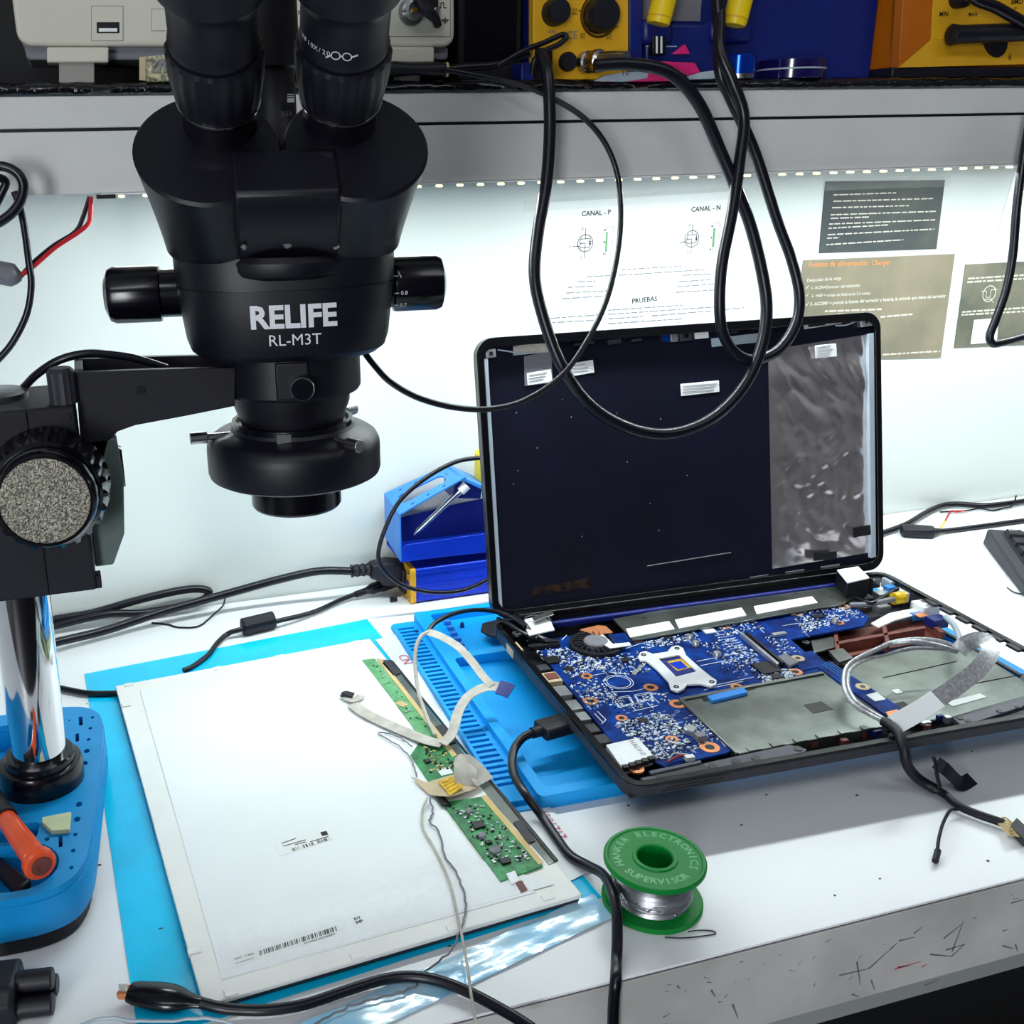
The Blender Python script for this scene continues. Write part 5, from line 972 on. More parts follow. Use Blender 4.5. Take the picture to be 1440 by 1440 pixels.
# ------------------------------------------------------------------ lid
TL_ = 0.2129; LM = Matrix.Translation((0, 0, 36)) @ Matrix(((1, 0, 0, 0), (0, math.sin(TL_), -math.cos(TL_), 0), (0, math.cos(TL_), math.sin(TL_), 0), (0, 0, 0, 1)))
WM = Matrix.Translation(LO) @ Matrix.Rotation(LA, 4, 'Z') @ LM; WI = WM.inverted()
def LD(px, py, d=0.0): n_ = WM.to_3x3() @ V(0, 0, 1); o_ = WM @ V(0, 0, d); q = WI @ onplane(px, py, o_, n_); return V(q.x, q.y, d)
def lpoly(pxs, d): return [(LD(a, b, d).x, LD(a, b, d).y) for a, b in pxs]
def lpart(pxs, d0, d1, name, m, par, bevel=.2, **k): return MB().prism(lpoly(pxs, d1), d0, d1, LM).build(name, M_[m], par, bevel=bevel, **k)
lid = MB().prism(rrect(0, W, 2, 233, 15, 8), -7, -3.4, LM).build('lid_shell', M_['lidblack'], lap, bevel=1)
MB().prism(rrect(0, W, 2, 233, 15, 8), -5, 2.4, LM, holes=[rrect(5.5, W-5.5, 9, 225.5, 11, 8)]).build('lid_rim', M_['lidrim'], lap, bevel=1)
def crumple(px4, d, nx, ny, amp, seed):
    q = [LD(a, b, d) for a, b in px4]; g = []
    for j in range(ny):
        for i in range(nx):
            a, b = i/(nx-1), j/(ny-1); p = (q[0]*(1-a)+q[1]*a)*(1-b)+(q[3]*(1-a)+q[2]*a)*b
            v = V((p.x+.7*p.y)*.03+seed, (p.y-.5*p.x)*.012, 0); v2 = V(p.x*.05, p.y*.05, seed)
            wt = max(0, min(1, (b-.55)*5)); wb = max(0, min(1, (.22-b)*6)); wm = 1-max(wt, wb)
            h = (wt+wb)*(abs(mnoise.noise(v*1.3))*1.5+abs(mnoise.noise(v*3.2+V(3, 1, 0)))*.5)+wm*(abs(mnoise.noise(v*.9+V(7, 0, 0)))*.7+max(0, mnoise.noise(v2*2.6))*.35)+.12*abs(mnoise.noise(v2*1.4))
            ed = min(1, 8*min(a, 1-a, b, 1-b)); g.append(LM @ V(p.x, p.y, d+amp*h*ed))
    return MB().add(g, [(j*nx+i, j*nx+i+1, (j+1)*nx+i+1, (j+1)*nx+i) for j in range(ny-1) for i in range(nx-1)])
crumple(((1086, 800), (1228, 776), (1222, 470), (1080, 492)), -3.2, 60, 110, 4.6, 2.0).build('foil_shield', M_['foil'], lap, fix=False, ang=50, label='crumpled silver foil sheet')
lpart([(681, 505), (686, 504), (707, 858), (702, 860)], -3.4, 1.5, 'side_rail', 'palegray', lid); lpart([(1221, 470), (1229, 468), (1232, 783), (1226, 785)], -3.4, 1.5, 'side_rail', 'palegray', lid)
for q in ([(683, 492), (697, 490), (698, 502), (684, 504)], [(1210, 446), (1226, 444), (1227, 458), (1211, 460)]):
    b_ = lpart(q, -3.4, 2, 'screw_post', 'tin', lid, .4); cx = sum(a for a, b in q)/4; cy = sum(b for a, b in q)/4; c = LD(cx, cy, 2); MB().cyl(1.7, 0, .3, 14, LM @ Matrix.Translation(c)).build('screw_hole', M_['chip'], b_)
lpart([(722, 487), (782, 477), (784, 494), (722, 500)], -3.3, -2.2, 'tape_piece', 'graycable', lid); lpart([(737, 501), (775, 494), (778, 538), (738, 543)], -3.4, -2.9, 'tape_piece', 'gray', lid)
s3 = lpart([(741, 525), (775, 519), (777, 537), (742, 542)], -2.9, -2.5, 'paper_sticker', 'paper', lid); s4 = lpart([(785, 514), (834, 506), (836, 524), (787, 532)], -3.3, -2.9, 'paper_sticker', 'paper', lid); s5 = lpart([(957, 540), (1011, 535), (1012, 551), (958, 557)], -3.3, -2.9, 'paper_sticker', 'paper', lid); s6 = lpart([(1146, 486), (1176, 483), (1177, 501), (1147, 504)], 1.2, 1.6, 'paper_sticker', 'paper', lid)
for s_, x0, x1, y0, rows in ((s4, 790, 832, 516, 3), (s5, 960, 1008, 543, 3), (s3, 744, 772, 528, 3), (s6, 1149, 1174, 489, 4)):
    mb = MB()
    for k in range(rows): a = LD(x0, y0+k*4.2, 1.75 if s_ is s6 else -2.4 if s_ is s3 else -2.8); b = LD(x1-rnd.uniform(0, 12), y0-4+k*4.2, a.z); mb.rod(LM @ a, LM @ b, .25, 4)
    mb.build('sticker_print', M_['printpale'], s_, fix=False)
# webcam board and clips along the top
cmb = lpart([(929, 468), (975, 463), (976, 479), (930, 483)], -3.4, -1.4, 'webcam_board', 'chip', lid)
lpart([(931, 470), (942, 469), (943, 480), (932, 481)], -1.4, -.8, 'board_pad', 'pcb', cmb); lpart([(943, 469), (953, 468), (954, 480), (944, 481)], -1.4, -.6, 'board_pad', 'tin', cmb); lpart([(956, 467), (973, 465), (974, 478), (957, 480)], -1.4, 1.4, 'camera_module', 'graydark', cmb, .5)
c = LD(965, 472, 1.4); MB().cyl(2, 0, .6, 16, LM @ Matrix.Translation(c)).build('camera_lens', M_['blackgloss'], cmb)
lpart([(977, 466), (996, 464), (997, 475), (978, 477)], -3.4, -1.6, 'white_clip', 'white', lid); lpart([(1000, 476), (1080, 467), (1082, 480), (1001, 488)], -3.4, -3.0, 'white_film', 'palegray', lid)
for q in ([(808, 483), (836, 479), (836, 483), (808, 487)], [(855, 478), (873, 475), (874, 482), (856, 485)], [(889, 477), (903, 475), (903, 479), (889, 481)], [(1028, 466), (1038, 465), (1038, 468), (1028, 469)], [(1060, 460), (1108, 455), (1108, 459), (1060, 464)]): lpart(q, -3.4, .6, 'rim_clip', 'graydark', lid)
MB().tube(spl([LM @ LD(700, 492, 0), LM @ LD(715, 494, 0), LM @ LD(735, 497, -1), LM @ LD(752, 494, -1)], 5), .7, 6).build('antenna_wire', M_['palegray'], lid); MB().tube(spl([LM @ LD(1175, 458, 0), LM @ LD(1190, 457, 0), LM @ LD(1205, 451, 0)], 5), .7, 6).build('antenna_wire', M_['palegray'], lid)
lpart([(1130, 448), (1182, 441), (1184, 455), (1132, 463)], -3.3, -1.6, 'antenna_tape', 'graycable', lid); lpart([(1136, 449), (1160, 446), (1161, 457), (1137, 460)], -1.6, -1.2, 'black_tape', 'chip', lid)
lpart([(1199, 742), (1224, 738), (1225, 752), (1200, 756)], 2.6, 3.0, 'black_tape', 'chip', lid); lpart([(1144, 778), (1177, 775), (1177, 786), (1144, 789)], 2.6, 3.0, 'black_tape', 'chip', lid)
mk('ambertape', (52, 34, 22), 0.3, rgb2=(16, 14, 22), vs=160)
# scratched lower edge with clips, gold tape
for k in range(6):
    x = 905+k*50; y = 834-k*7.4; lpart([(x, y), (x+26, y-4), (x+27, y+8), (x+1, y+12)], -3.3, -2.2, 'lower_clip', 'gray', lid)
for a, b in (((910, 796), (1028, 777)), ((745, 866), (900, 838)), ((900, 838), (1190, 800))): MB().rod(LM @ LD(*a, -3.1), LM @ LD(*b, -3.1), .5, 4).build('edge_line', M_['steel'], lid)
lpart([(746, 829), (830, 812), (832, 826), (748, 838)], -3.35, -3.1, 'amber_tape', 'ambertape', lid, 0)
mb = MB(); r_ = random.Random(9)
for k in range(14):
    c = LD(r_.uniform(720, 1070), r_.uniform(560, 800), -3.3); mb.box((c.x, c.y, -3.3), (r_.uniform(.4, 1.1), r_.uniform(.4, 1.1), .4), LM)
mb.build('dust_speck', M_['palegray'], lid, kind='stuff')

# ================================================================== loose screen cable looping out of the laptop
lc = thing('screen_cable', 'silver braided screen cable looping over the laptop base with a black taped tail', 'cable', (560, -430, 0))
def zz(rows): return [Z(*r) for r in rows]
MB().tube(spl(zz([(1250, 1018, 38), (1222, 1004, 38), (1200, 990, 40), (1187, 968, 44), (1189, 942, 48), (1204, 927, 50), (1231, 914, 52), (1257, 903, 54), (1288, 899, 54), (1322, 902, 52), (1350, 912, 46)]), 8), 1.7, 8).build('shielded_lead', M_['braid'], lc)
MB().tube(spl(zz([(1252, 1016, 39), (1225, 1000, 40), (1204, 986, 42), (1193, 965, 45), (1196, 942, 48), (1215, 929, 48), (1246, 921, 47), (1280, 912, 46), (1312, 912, 45), (1345, 914, 44)]), 8), 1.3, 8).build('shielded_lead', M_['braid'], lc)
MB().tube(spl(zz([(1255, 904, 54), (1285, 902, 56), (1318, 908, 52), (1345, 916, 46)]), 6), 2.2, 8).build('shielded_lead', M_['braid'], lc)
MB().ribbon(spl(zz([(1348, 916, 46), (1358, 906, 52), (1374, 900, 58), (1388, 904, 60), (1392, 918, 58), (1376, 940, 54), (1352, 960, 50), (1322, 980, 46), (1290, 1000, 42), (1262, 1016, 40)]), 8), 12, 1.2, up=(-.5, -.65, .5)).build('braided_band', M_['braid'], lc)
MB().ribbon(spl(zz([(1318, 983, 48), (1290, 1001, 44), (1258, 1019, 41)]), 6), 13, 1.8, up=(-.5, -.6, .6)).build('white_wrap', M_['white'], lc)
MB().tube(spl(zz([(1330, 868, 30), (1342, 880, 36), (1350, 900, 44), (1352, 914, 45)]), 5), 2.4, 8).build('clear_sleeve', M_['palegray'], lc)
tail = zz([(1242, 1014, 40), (1255, 1022, 40), (1266, 1036, 39), (1272, 1056, 34), (1276, 1076, 24), (1288, 1092, 13), (1305, 1104, 7), (1328, 1117, 5), (1348, 1133, 4.4), (1372, 1144, 4), (1398, 1153, 4), (1412, 1158, 4)])
MB().tube(spl(tail, 8), lambda t: 3.4 if t < .6 else 2.7, 10).build('taped_tail', M_['rubber'], lc)
MB().ribbon(spl(zz([(1322, 1108, 8), (1318, 1092, 14), (1316, 1075, 20), (1312, 1064, 24)]), 5), 9, .8, up=(.6, -.6, .4)).build('tape_flag', M_['rubber'], lc)
MB().ribbon(spl(zz([(1316, 1072, 20), (1330, 1082, 17), (1345, 1097, 8), (1352, 1103, 4), (1367, 1095, 2)]), 5), 9, .8, up=(-.3, -.5, .7)).build('tape_flag', M_['rubber'], lc)
MB().tube(spl(zz([(1346, 1138, 4), (1336, 1140, 6), (1326, 1158, 8), (1320, 1180, 7), (1318, 1198, 4), (1316, 1206, 3)]), 6), 1.0, 8).build('thin_branch', M_['rubber'], lc)
MB().tube(zz([(1319, 1196, 3.4), (1315, 1211, 2.6)]), 1.9, 8).build('branch_plug', M_['rubber'], lc)
for k in range(7):
    MB().tube(spl(zz([(1404, 1153+.8*k, 4), (1414+k, 1150+4*k, 6), (1426, 1160+2.4*k, 5), (1440, 1172+k, 4)]), 5), .55, 6).build('bare_strand', M_['kapton'], lc)
q = zz([(1420, 1160, 6), (1430, 1149, 6), (1452, 1170, 6), (1442, 1182, 6)]); MB().hexa([V(p.x, p.y, 1.0) for p in q], q).build('end_connector', M_['graydark'], lc, bevel=.6)
# ================================================================== things standing on the shelf
SY = -140.0
def yq(px, y): return [Y(a, b, y) for a, b in px]
def yprism(px, y0, y1, name, m, par, bevel=.3, holes=(), **k):      # outline seen from the front, y0 = front
    return MB().prism([(Y(a, b, y0).x, Y(a, b, y0).z) for a, b in px], y0, y1, MXZ, holes=[[(Y(a, b, y0).x, Y(a, b, y0).z) for a, b in h] for h in holes]).build(name, M_[m], par, bevel=bevel, **k)
def ybox(x0, y0, x1, y1, f, b, name, m, par, bevel=.3, **k): return yprism([(x0, y1), (x1, y1), (x1, y0), (x0, y0)], f, b, name, m, par, bevel, **k)
osc = thing('oscilloscope', 'beige benchtop oscilloscope standing on the shelf behind the microscope eyepieces', 'oscilloscope', (130, -80, 455.5))
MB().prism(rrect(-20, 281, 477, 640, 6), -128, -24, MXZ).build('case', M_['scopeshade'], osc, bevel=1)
fp = MB().prism(rrect(-22, 283, 478, 645, 9), SY, -127, MXZ).build('front_panel', M_['scope'], osc, bevel=2.5, seg=3)
MB().prism(rrect(-18, 280, 470, 480, 3), -134, -60, MXZ).build('lower_lip', M_['gray'], osc, bevel=1)  # shading under the front is put into the lip's grey colour
for a, b in ((66, 153), (545, 611)):
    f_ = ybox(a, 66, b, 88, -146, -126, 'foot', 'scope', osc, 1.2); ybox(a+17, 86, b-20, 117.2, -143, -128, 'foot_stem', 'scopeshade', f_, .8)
us = ybox(129, 9, 173, 57, SY-.4, SY+.5, 'usb_surround', 'scope', fp, .4); ybox(128, 8, 174, 58, SY-.2, SY+.5, 'surround_gap', 'scopeshade', fp, 0)
ybox(136, 31, 168, 46.5, SY-.8, SY, 'usb_port', 'chip', us, .3); ybox(139, 39.5, 165, 44.5, SY-1.2, SY, 'usb_tongue', 'white', us, .1)
for a, b, c_, d_ in ((214, 13, 252, 43), (366, 15, 402, 44)): ybox(a, b, c_, d_, SY-1.0, SY, 'soft_button', 'scope', fp, .5); ybox(a-1, b-1, c_+1, d_+1, SY-.15, SY, 'button_gap', 'scopeshade', fp, 0)
ybox(414, -40, 417, 59, SY-.2, SY+.2, 'panel_groove', 'gray', fp, 0)
ybox(505, -40, 634, 52, SY-.12, SY, 'panel_line', 'gray', fp, 0); ybox(506, -40, 633, 51, SY-.2, SY, 'input_panel', 'scope', fp, 0)
c = Y(452, 18, SY); MB().lathe([(0, 0), (9.5, 0), (9.5, 4), (8.5, 14), (0, 14.5)], 32, axis(c, (0, -1, 0))).build('dial', M_['scopeshade'], osc); MB().lathe([(10, 0), (12, 0), (12, .5), (10, .5), (10, 0)], 32, axis(c, (0, -1, 0))).build('dial_ring', M_['white'], osc)
c = Y(577, 17, SY); MB().lathe([(0, 0), (9.2, 0), (9.2, 2), (6.8, 2.4), (6.6, 12), (5, 12.4), (4.4, 9), (0, 9)], 32, axis(c, (0, -1, .05))).build('bnc_socket', M_['steel'], osc); MB().rod(c+V(0, -12, 0), c+V(0, -7, 0), 1.8, 12).build('bnc_pin', M_['brass'], osc)
for s_ in (-1, 1): MB().rod(c+V(-8.6*s_, -8, 0), c+V(-6*s_, -8, 0), 1.2, 8).build('bnc_lug', M_['steel'], osc)
mb = MB(); text(mb, 'X', Y(418.5, 20.5, SY-.3), Y(424.5, 20.3, SY-.3), bold=.02); mb.build('axis_lettering', M_['print'], fp, fix=False)
mb = MB()
P = [(617, 11), (620, 11), (620, 4), (624, 4), (624, 11), (628, 11)]
for a, b in zip(P, P[1:]): mb.rod(Y(*a, SY-.3), Y(*b, SY-.3), .35, 4)
for a, b in (((626, 24), (626, 28)), ((621, 28), (631, 28)), ((622.5, 30), (629.5, 30)), ((624, 32), (628, 32))): mb.rod(Y(*a, SY-.3), Y(*b, SY-.3), .35, 4)
mb.build('terminal_symbols', M_['print'], fp, fix=False, kind='stuff')
hk = thing('probe_hook', 'black probe hook clipped to the calibration terminal of the oscilloscope', 'probe', (300, -150, 490))
MB().tube(spl(air([(586, -8, -150), (594, 8, -151), (604, 18, -152), (612, 26, -150), (616, 36, -147)]), 5), lambda t: 5.4-2.6*t, 12).build('grip', M_['rubber'], hk); ybox(600, -4, 617, 12, -147, -141, 'hook_body', 'chip', hk, 1); ybox(611, 10, 618, 38, -147, -142, 'terminal', 'steel', hk, .5)
# folded banknote
bn = thing('folded_banknote', 'folded greenish paper banknote tucked under the oscilloscope', 'banknote', (72, -145, 455.4))
q0 = yq([(201, 114), (256, 112), (256, 74), (196, 80)], -147); MB().hexa([p+V(0, 3, 0) for p in q0], q0).build('folded_note', M_['note'], bn, bevel=.8)
mb = MB(); ybox(196, 80, 205, 113, -147.6, -146, 'note_margin', 'beige', bn, .3)
a, b = Y(206, 109, -150), Y(256, 108, -150); MB().rod(a, b, 3.0, 14).build('rolled_edge', M_['note'], bn)
mb = MB()
for k in range(4): mb.tube(spl([Y(214+k*9, 106, -147.5), Y(217+k*9, 92-k, -147.6), Y(226+k*7, 84, -147.6), Y(232+k*6, 95, -147.5)], 5), .7, 5)
mb.build('note_swirl', M_['printpale'], bn, fix=False, kind='stuff')
# probe lying under the scope, black box
pb = thing('scope_probe', 'black probe handle with a pale ring lying on the shelf edge', 'probe', (270, -150, 456))
A, B = Y(540, 97, -146), Y(626, 98, -150); MB().tube([A.lerp(B, k/6) for k in range(7)], lambda t: 4.6+.8*math.sin(t*9), 14).build('handle', M_['rubber'], pb); MB().rod(B, B.lerp(A, -.04), 5.2, 16).build('pale_ring', M_['kapton'], pb)
MB().tube(spl([B]+air([(650, 95, -148), (690, 92, -148), (720, 84, -150), (745, 76, -152)]), 6), lambda t: 3.6-1.6*t, 10).build('braided_lead', M_['cord'], pb)
bb = thing('black_device_box', 'plain black device box in shadow between oscilloscope and yellow station', 'device box', (315, -70, 455.4))
MB().bx(291, 343, -124, -14, 456, 640).build('housing', M_['darkpanel'], bb, bevel=2); MB().bx(296, 338, -125.2, -124, 470, 632).build('front_plate', M_['blackgloss'], bb, bevel=.5); ybox(733, 88, 752, 117, -146, -126, 'corner_bracket', 'navy', bb, 1)
# yellow hot air station
hs = thing('hot_air_station', 'yellow fronted hot air rework station with black knobs on the shelf', 'rework station', (390, -80, 455.4))
MB().bx(347, 432, -132, -16, 456, 640).build('housing', M_['navy'], hs, bevel=2)
yp = ybox(750, -120, 884, 112, SY, -131, 'front_plate', 'yellow', hs, .8); ybox(885, -120, 904, 112, -136, -130, 'side_trim', 'bluesheet' if False else 'navy', hs, 1)
for px_, py_, r, n_ in ((778, 18, 9.6, 30), (842, 22, 13, 36)):
    c = Y(px_, py_, SY); kb = MB().lathe([(0, 0), (r*1.0, 0), (r*1.0, 3), (r*.92, 11), (r*.84, 13), (0, 13.4)], 40, axis(c, (0, -1, 0)), gear=lambda k, i: .95 if k in (2, 3) and i % 4 == 0 else 1).build('rotary_knob', M_['rubber'], hs, ang=25)
    if r > 10: MB().lathe([(r*1.06, 0), (r*1.2, 0), (r*1.2, 1.2), (r*1.06, 1.2), (r*1.06, 0)], 40, axis(c, (0, -1, 0))).build('knob_ring', M_['brass'], hs)
mb = MB(); text(mb, 'AIR', Y(771, 47.5, SY-.3), Y(781, 47, SY-.3)); mb.build('air_lettering', M_['gray'], yp, fix=False)
mb = MB(); text(mb, 'CE', Y(797, 55, SY-.3), Y(812, 54.5, SY-.3)); mb.build('ce_mark', M_['gray'], yp, fix=False)
mb = MB()
for px_, py_, tx in ((805, 15.5, '250'), (805, 21, '482'), (816, 50, '200'), (816, 54.5, '392'), (853, 51, '450'), (853, 55.5, '842'), (864, 19, '350'), (862, 39, '400')): text(mb, tx, Y(px_, py_, SY-.3), Y(px_+7, py_, SY-.3))
for a, b in (((814, 15), (818, 15.5)), ((826, 46), (829, 43)), ((853, 47), (850, 44)), ((866, 18), (870, 18))): mb.rod(Y(*a, SY-.3), Y(*b, SY-.3), .4, 4)
mb.build('scale_print', M_['print'], yp, fix=False, kind='stuff')
ybox(752, 67, 777, 112, SY-.6, SY, 'dark_slot', 'chip', yp, .3)
c = Y(797, 87, SY); MB().lathe([(0, 0), (7, 0), (7, 3), (6, 5), (0, 5)], 28, axis(c, (0, -1, 0))).build('fuse_cap', M_['rubber'], hs)
c = Y(822, 88, SY); MB().lathe([(0, 0), (8, 0), (8, 5), (6.6, 6), (6.6, 10), (8, 11), (8, 18), (6, 20), (5.6, 34), (4.4, 46), (0, 46)], 28, axis(c, (.25, -1, 0.0))).build('aviation_plug', M_['steel'], hs)
MB().lathe([(8.2, 11), (8.3, 17), (7.6, 18), (7.6, 11), (8.2, 11)], 28, axis(c, (.25, -1, 0.0))).build('plug_nut', M_['brass'], hs)
cable('probe_wire', air([(700, 92, -150), (735, 72, -155), (765, 60, -158), (790, 49, -158), (796, 53, -159), (785, 63, -160), (765, 72, -160), (752, 84, -160), (748, 104, -158)]), 2.0, M_['cord'], 'black wire bent back on itself in front of the yellow station')
# blue holder with yellow hot air gun handles
gh = thing('gun_holder', 'dark blue device with a gun holder behind the hanging cables', 'device', (550, -70, 455.4))
MB().bx(437, 672, -112, -14, 456, 640).build('housing', M_['navy'], gh, bevel=2)
MB().bx(440, 502, -113.5, -112, 500, 640).build('pale_wall_piece', M_['gray'], gh, bevel=.4)  # grey panel added in place of the pale wall behind the guns
ybox(908, 34, 1012, 104, -134, -112, 'front_shelf', 'navy', gh, 2); ybox(905, 26, 948, 62, -140, -120, 'gun_cradle', 'navy', gh, 4); ybox(1000, 30, 1060, 60, -138, -120, 'gun_cradle', 'navy', gh, 4)
ybox(909, 64, 917, 66, -134.3, -133, 'white_line', 'palegray', gh, 0); ybox(937, 64.5, 952, 66, -134.3, -133, 'white_line', 'palegray', gh, 0)
ybox(918, 50, 936, 77, -141, -134, 'clip_block', 'chip', gh, .6); ybox(922.5, 51, 925, 75, -141.4, -140, 'white_bar', 'white', gh, 0); ybox(929, 51, 931.5, 75, -141.4, -140, 'white_bar', 'white', gh, 0)
for a, b, lab in (((925, 34), (946, -50), 'yellow hot air gun handle standing in the left blue cradle'), ((1032, 36), (1054, -50), 'yellow hot air gun handle behind the teardrop cable')):
    hg = thing('hot_air_gun', lab, 'handle', tuple(Y(a[0], a[1], -146)))
    A, B = Y(a[0], a[1], -146), Y(b[0], b[1], -146); MB().tube([A, A.lerp(B, .03), A.lerp(B, .1), A.lerp(B, .12), A.lerp(B, .5), B], lambda t: 8.4 if t < .12 else 8.9 if t < .3 else 9.4, 24).build('sleeve', M_['yellowbright'], hg, ang=25)
    MB().tube([A.lerp(B, .1), A.lerp(B, .13)], 9.6, 24).build('rim', M_['yellow'], hg)
# pink and grey cutter
cu = thing('pink_cutter', 'pink and grey handled cutter lying on the shelf edge', 'cutter', (455, -150, 455.4))
yprism([(838, 114), (850, 106), (880, 101), (912, 100), (912, 110), (880, 115)], -156, -150, 'grey_grip', 'palegray', cu, 1); yprism([(846, 115), (880, 112), (910, 107), (914, 100), (935, 101), (950, 108), (948, 114)], -155, -149, 'pink_grip', 'pink', cu, 1)
yprism([(930, 86), (978, 88), (986, 102), (968, 106), (945, 95)], -153, -147, 'pink_grip', 'pink', cu, 1); yprism([(946, 76), (964, 62), (971, 76)], -150, -146, 'pink_tip', 'pink', cu, .5); yprism([(968, 107), (988, 101), (1012, 98), (1018, 110), (970, 112)], -154, -148, 'grey_blade', 'palegray', cu, .8)
mb = MB(); text(mb, '10', Y(876, 106, -156.3), Y(884, 105.5, -156.3)); mb.build('size_print', M_['print'], cu, fix=False)
# blue cap, purple roll
bc = thing('blue_metal_cap', 'shiny blue metal cap on a steel base standing on the shelf', 'cap', (524, -138, 455.4)); T = Matrix.Translation((524, -138, 455.4))
MB().lathe([(0, 0), (12.4, 0), (12.4, 3.6), (0, 3.6)], 36, T).build('steel_base', M_['steel'], bc); MB().lathe([(0, 3.6), (13, 3.6), (13, 17), (12, 18), (0, 18)], 36, T).build('cap', M_['bluecap'], bc)
pr = thing('purple_roll', 'translucent purple roll lying on the shelf right of the blue cap', 'roll', (580, -128, 455.4)); T = Matrix.Translation((582, -126, 455.4))
MB().lathe([(18, 0), (27, 0), (27, 15), (18, 15), (18, 0)], 48, T).build('outer_roll', M_['purple'], pr, bevel=.6); MB().lathe([(15, 0), (18, 0), (18, 14), (15, 14), (15, 0)], 40, T).build('core', M_['navy'], pr); MB().lathe([(27, 7), (27.4, 7), (27.4, 8.2), (27, 8.2)], 48, T).build('pale_band', M_['palegray'], pr)
# amber power station at the right
am = thing('amber_station', 'amber framed yellow soldering station at the upper right corner', 'soldering station', (780, -80, 455.4))
MB().bx(684, 890, -120, -16, 464, 640).build('housing', M_['amber'], am, bevel=2); MB().bx(672, 900, -138, -60, 455.4, 464).build('foot_strip', M_['rubber'], am, bevel=1.5)
of = [Y(1274, -60, SY), Y(1264, 95, SY), Y(1500, 89, SY), Y(1500, -60, SY)]; inn = [Y(1316, -60, -128), Y(1309, 56, -128), Y(1500, 52, -128), Y(1500, -60, -128)]
inn2 = [V(p.x, -128, p.z) for p in inn]; lowz = Y(1330, 89, -128)
MB().hexa([of[0], of[1], inn[1], inn[0]], [p+V(0, 10, 0) for p in (of[0], of[1], inn[1], inn[0])]).build('left_bezel', M_['amber'], am, bevel=.6)
MB().hexa([of[1], of[2], inn[2], inn[1]], [p+V(0, 10, 0) for p in (of[1], of[2], inn[2], inn[1])]).build('lower_bezel', M_['yellow'], am, bevel=.6)
fp2 = MB().hexa([p for p in inn], [p+V(0, 6, 0) for p in inn]).build('front_plate', M_['yellow'], am, bevel=.3)
mb = MB(); text(mb, 'MIN', Y(1321, 23, -128.5), Y(1333, 22.5, -128.5), bold=.02); mb.build('min_lettering', M_['print'], fp2, fix=False)
mb = MB(); text(mb, 'MAX', Y(1362, 23, -128.5), Y(1375, 22.5, -128.5), bold=.02); mb.build('max_lettering', M_['print'], fp2, fix=False)
mb = MB(); text(mb, 'BMO', Y(1422, 6, -128.5), Y(1438, 5.5, -128.5), bold=.02); mb.build('corner_lettering', M_['print'], fp2, fix=False)
mb = MB(); text(mb, '5', Y(1425, 20, -128.5), Y(1429, 20, -128.5)); text(mb, '2', Y(1381, 63, -136), Y(1385, 63, -136)); text(mb, '6', Y(1418, 84, -139), Y(1422, 84, -139)); mb.build('digit_print', M_['print'], fp2, fix=False, kind='stuff')
c = Y(1345, -2, -128); MB().lathe([(0, 0), (8, 0), (8, 10), (6.5, 12), (0, 12)], 28, axis(c, (0, -1, 0))).build('rotary_knob', M_['rubber'], am)
c = Y(1392, 66, -128); MB().lathe([(0, 0), (10, 0), (9, 10), (0, 11)], 28, axis(c, (0, -1, 0))).build('socket', M_['rubber'], am)
ih = thing('iron_plug', 'thick black iron plug hanging across the amber station', 'plug', tuple(Y(1390, 62, -150)))
A, B = Y(1334, 49, -142), Y(1470, 44, -150); MB().tube([A, A.lerp(B, .03), A.lerp(B, .12), A.lerp(B, .3), A.lerp(B, .35), A.lerp(B, 1)], lambda t: 5 if t < .05 else 8.4 if t < .35 else 7.4, 16).build('plug_sleeve', M_['rubber'], ih, ang=50)
cable('station_cord', air([(1355, -12, -148), (1378, 2, -150), (1400, 10, -152), (1422, 22, -154), (1450, 38, -156)]), 4.6, M_['cord'], 'thick black cord crossing the upper right corner of the amber station')

# ================================================================== right end of the bench
cable('mains_cord', [Z(1200, 765, 4), Z(1240, 750, 4), Z(1275, 737, 5), Z(1300, 722, 5), Z(1322, 712, 5), Z(1345, 709, 5), Z(1385, 711, 5), Z(1425, 707, 5), Z(1470, 700, 5)], 3.2, M_['cord'], 'black cord running along the wall right of the laptop lid', 'power cord')
ad = thing('adapter_plug', 'black oval plug with its cord lying right of the laptop lid', 'plug', (845, -68, 0))
A, B = Z(1268, 746, 6), Z(1313, 748, 6); MB().sweep([A, A.lerp(B, .08), A.lerp(B, .25), A.lerp(B, .75), A.lerp(B, .95), B], lambda t: rrect(-5-4*math.sin(math.pi*min(1, .12+t*.8)), 5+4*math.sin(math.pi*min(1, .12+t*.8)), -5.4, 5.4, 3.5), up=(0, 0, 1)).build('plug_body', M_['rubber'], ad, ang=50)
MB().tube(spl([Z(1310, 748, 6), Z(1322, 747, 4), Z(1350, 744, 3), Z(1395, 738, 3), Z(1440, 732, 3), Z(1480, 728, 3)], 6), 2.7, 10).build('cord', M_['cord'], ad); MB().tube([Z(1311, 748, 6), Z(1320, 747, 5)], lambda t: 4.6-1.4*t, 10).build('strain_relief', M_['rubber'], ad)
tw = thing('wire_scrap', 'short twisted wire scrap with red and yellow ends near the right wall', 'wire', (910, -30, 0))
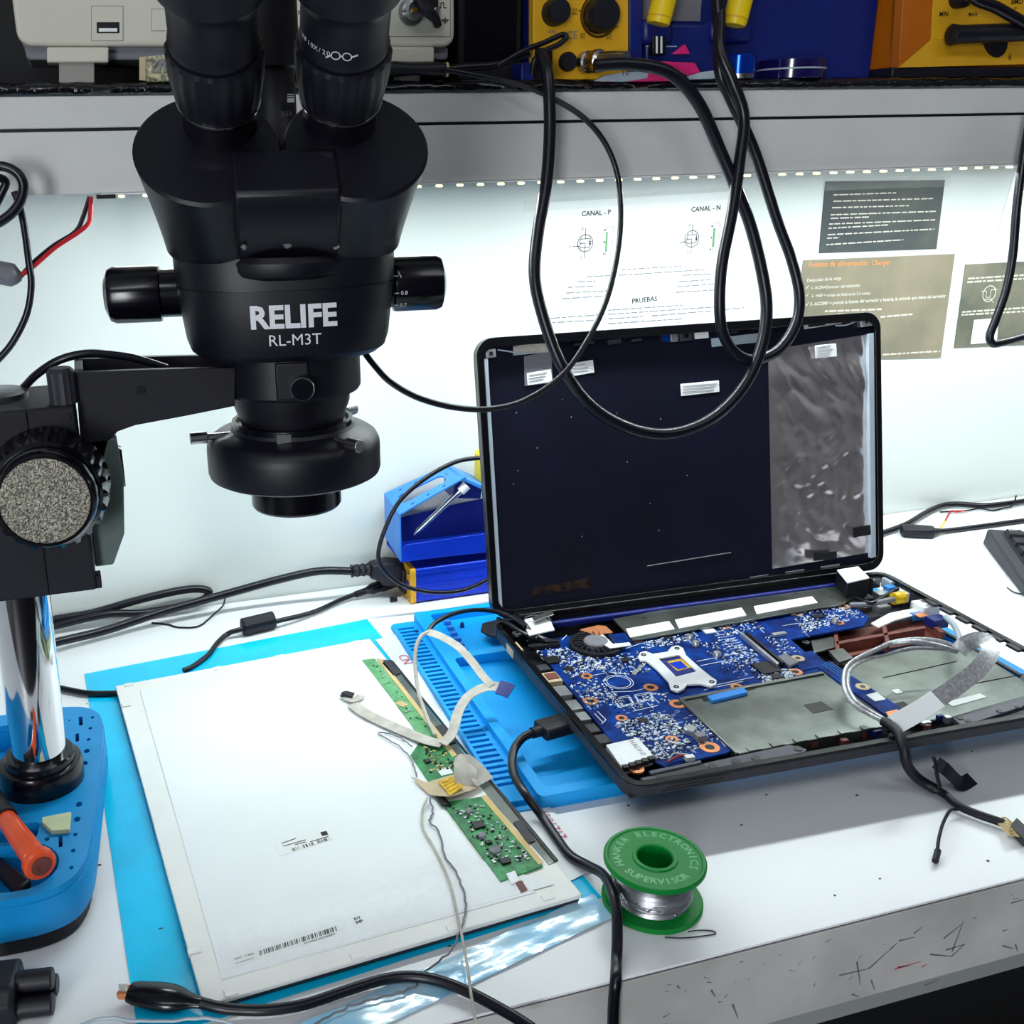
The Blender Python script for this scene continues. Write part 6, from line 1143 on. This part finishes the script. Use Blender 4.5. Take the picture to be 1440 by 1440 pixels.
MB().tube(spl([Z(1322, 720, 1.5), Z(1340, 719, 2), Z(1360, 718, 2), Z(1378, 715, 3), Z(1395, 718, 2), Z(1410, 715, 2), Z(1424, 711, 4), Z(1429, 697, 12)], 5), .9, 6).build('black_wire', M_['cord'], tw); MB().tube(spl([Z(1356, 718, 3), Z(1345, 720, 3), Z(1337, 719, 3), Z(1329, 733, 2)], 5), .9, 6).build('red_wire', M_['red'], tw); MB().tube([Z(1329, 733, 2), Z(1322, 743, 1.5)], .9, 6).build('yellow_end', M_['yellowbright'], tw)
MB().tube(spl([Z(1416, 826, 3), Z(1424, 832, 1.6), Z(1434, 835, 1.4), Z(1455, 838, 1.4)], 4), .7, 6).build('wire_scrap', M_['cord'], label='thin black wire end poking out below the keyboard corner', cat='wire')
kbd = thing('keyboard', 'dark grey keyboard whose corner shows at the right border', 'keyboard', (886, -110, 0), R(-31), world=False)
MB().hexa([V(0, -150, 0), V(330, -150, 0), V(330, 0, 0), V(0, 0, 0)], [V(2, -148, 10), V(328, -148, 10), V(328, -2, 18), V(2, -2, 18)]).build('case', M_['graydark'], kbd, bevel=2.5, seg=3)
MB().hexa([V(13, -140, 10.2), V(322, -140, 10.2), V(322, -10, 17), V(13, -10, 17)], [V(13, -140, 11.2), V(322, -140, 11.2), V(322, -10, 18), V(13, -10, 18)]).build('key_bed', M_['chip'], kbd)
for r in range(6):
    for k in range(16):
        y = -19-r*21.5; z = 18.2+(y+10)*.052; MB().hexa([V(15+k*19, y-9, z-.4), V(32+k*19, y-9, z-.4), V(32+k*19, y+8, z), V(15+k*19, y+8, z)], [V(17+k*19, y-7, z+4), V(30+k*19, y-7, z+4), V(30+k*19, y+6.5, z+4.6), V(17+k*19, y+6.5, z+4.6)]).build('key', M_['rubber'], kbd)
mb = MB()
for k, ch in enumerate(('Esc', 'F1')): text(mb, ch, V(18+k*19, -17, 22.6), V(26+k*19, -17, 22.6), up=(0, 1, .05))
mb.build('key_lettering', M_['letter'], kbd, fix=False, kind='stuff')

# ================================================================== groups of alike things
for o in C.objects:
    if o.parent: continue
    k = o.name.split('.')[0]
    if k == 'hanging_cable': o['group'] = 'cables hanging from the shelf'
    elif k == 'printed_sheet': o['group'] = 'sheets taped to the wall'
    elif k == 'thin_wire': o['group'] = 'thin wires on the screen panel'
    elif k == 'hot_air_gun': o['group'] = 'yellow gun handles'
    elif k == 'mains_cord': o['group'] = 'mains cords along the wall'
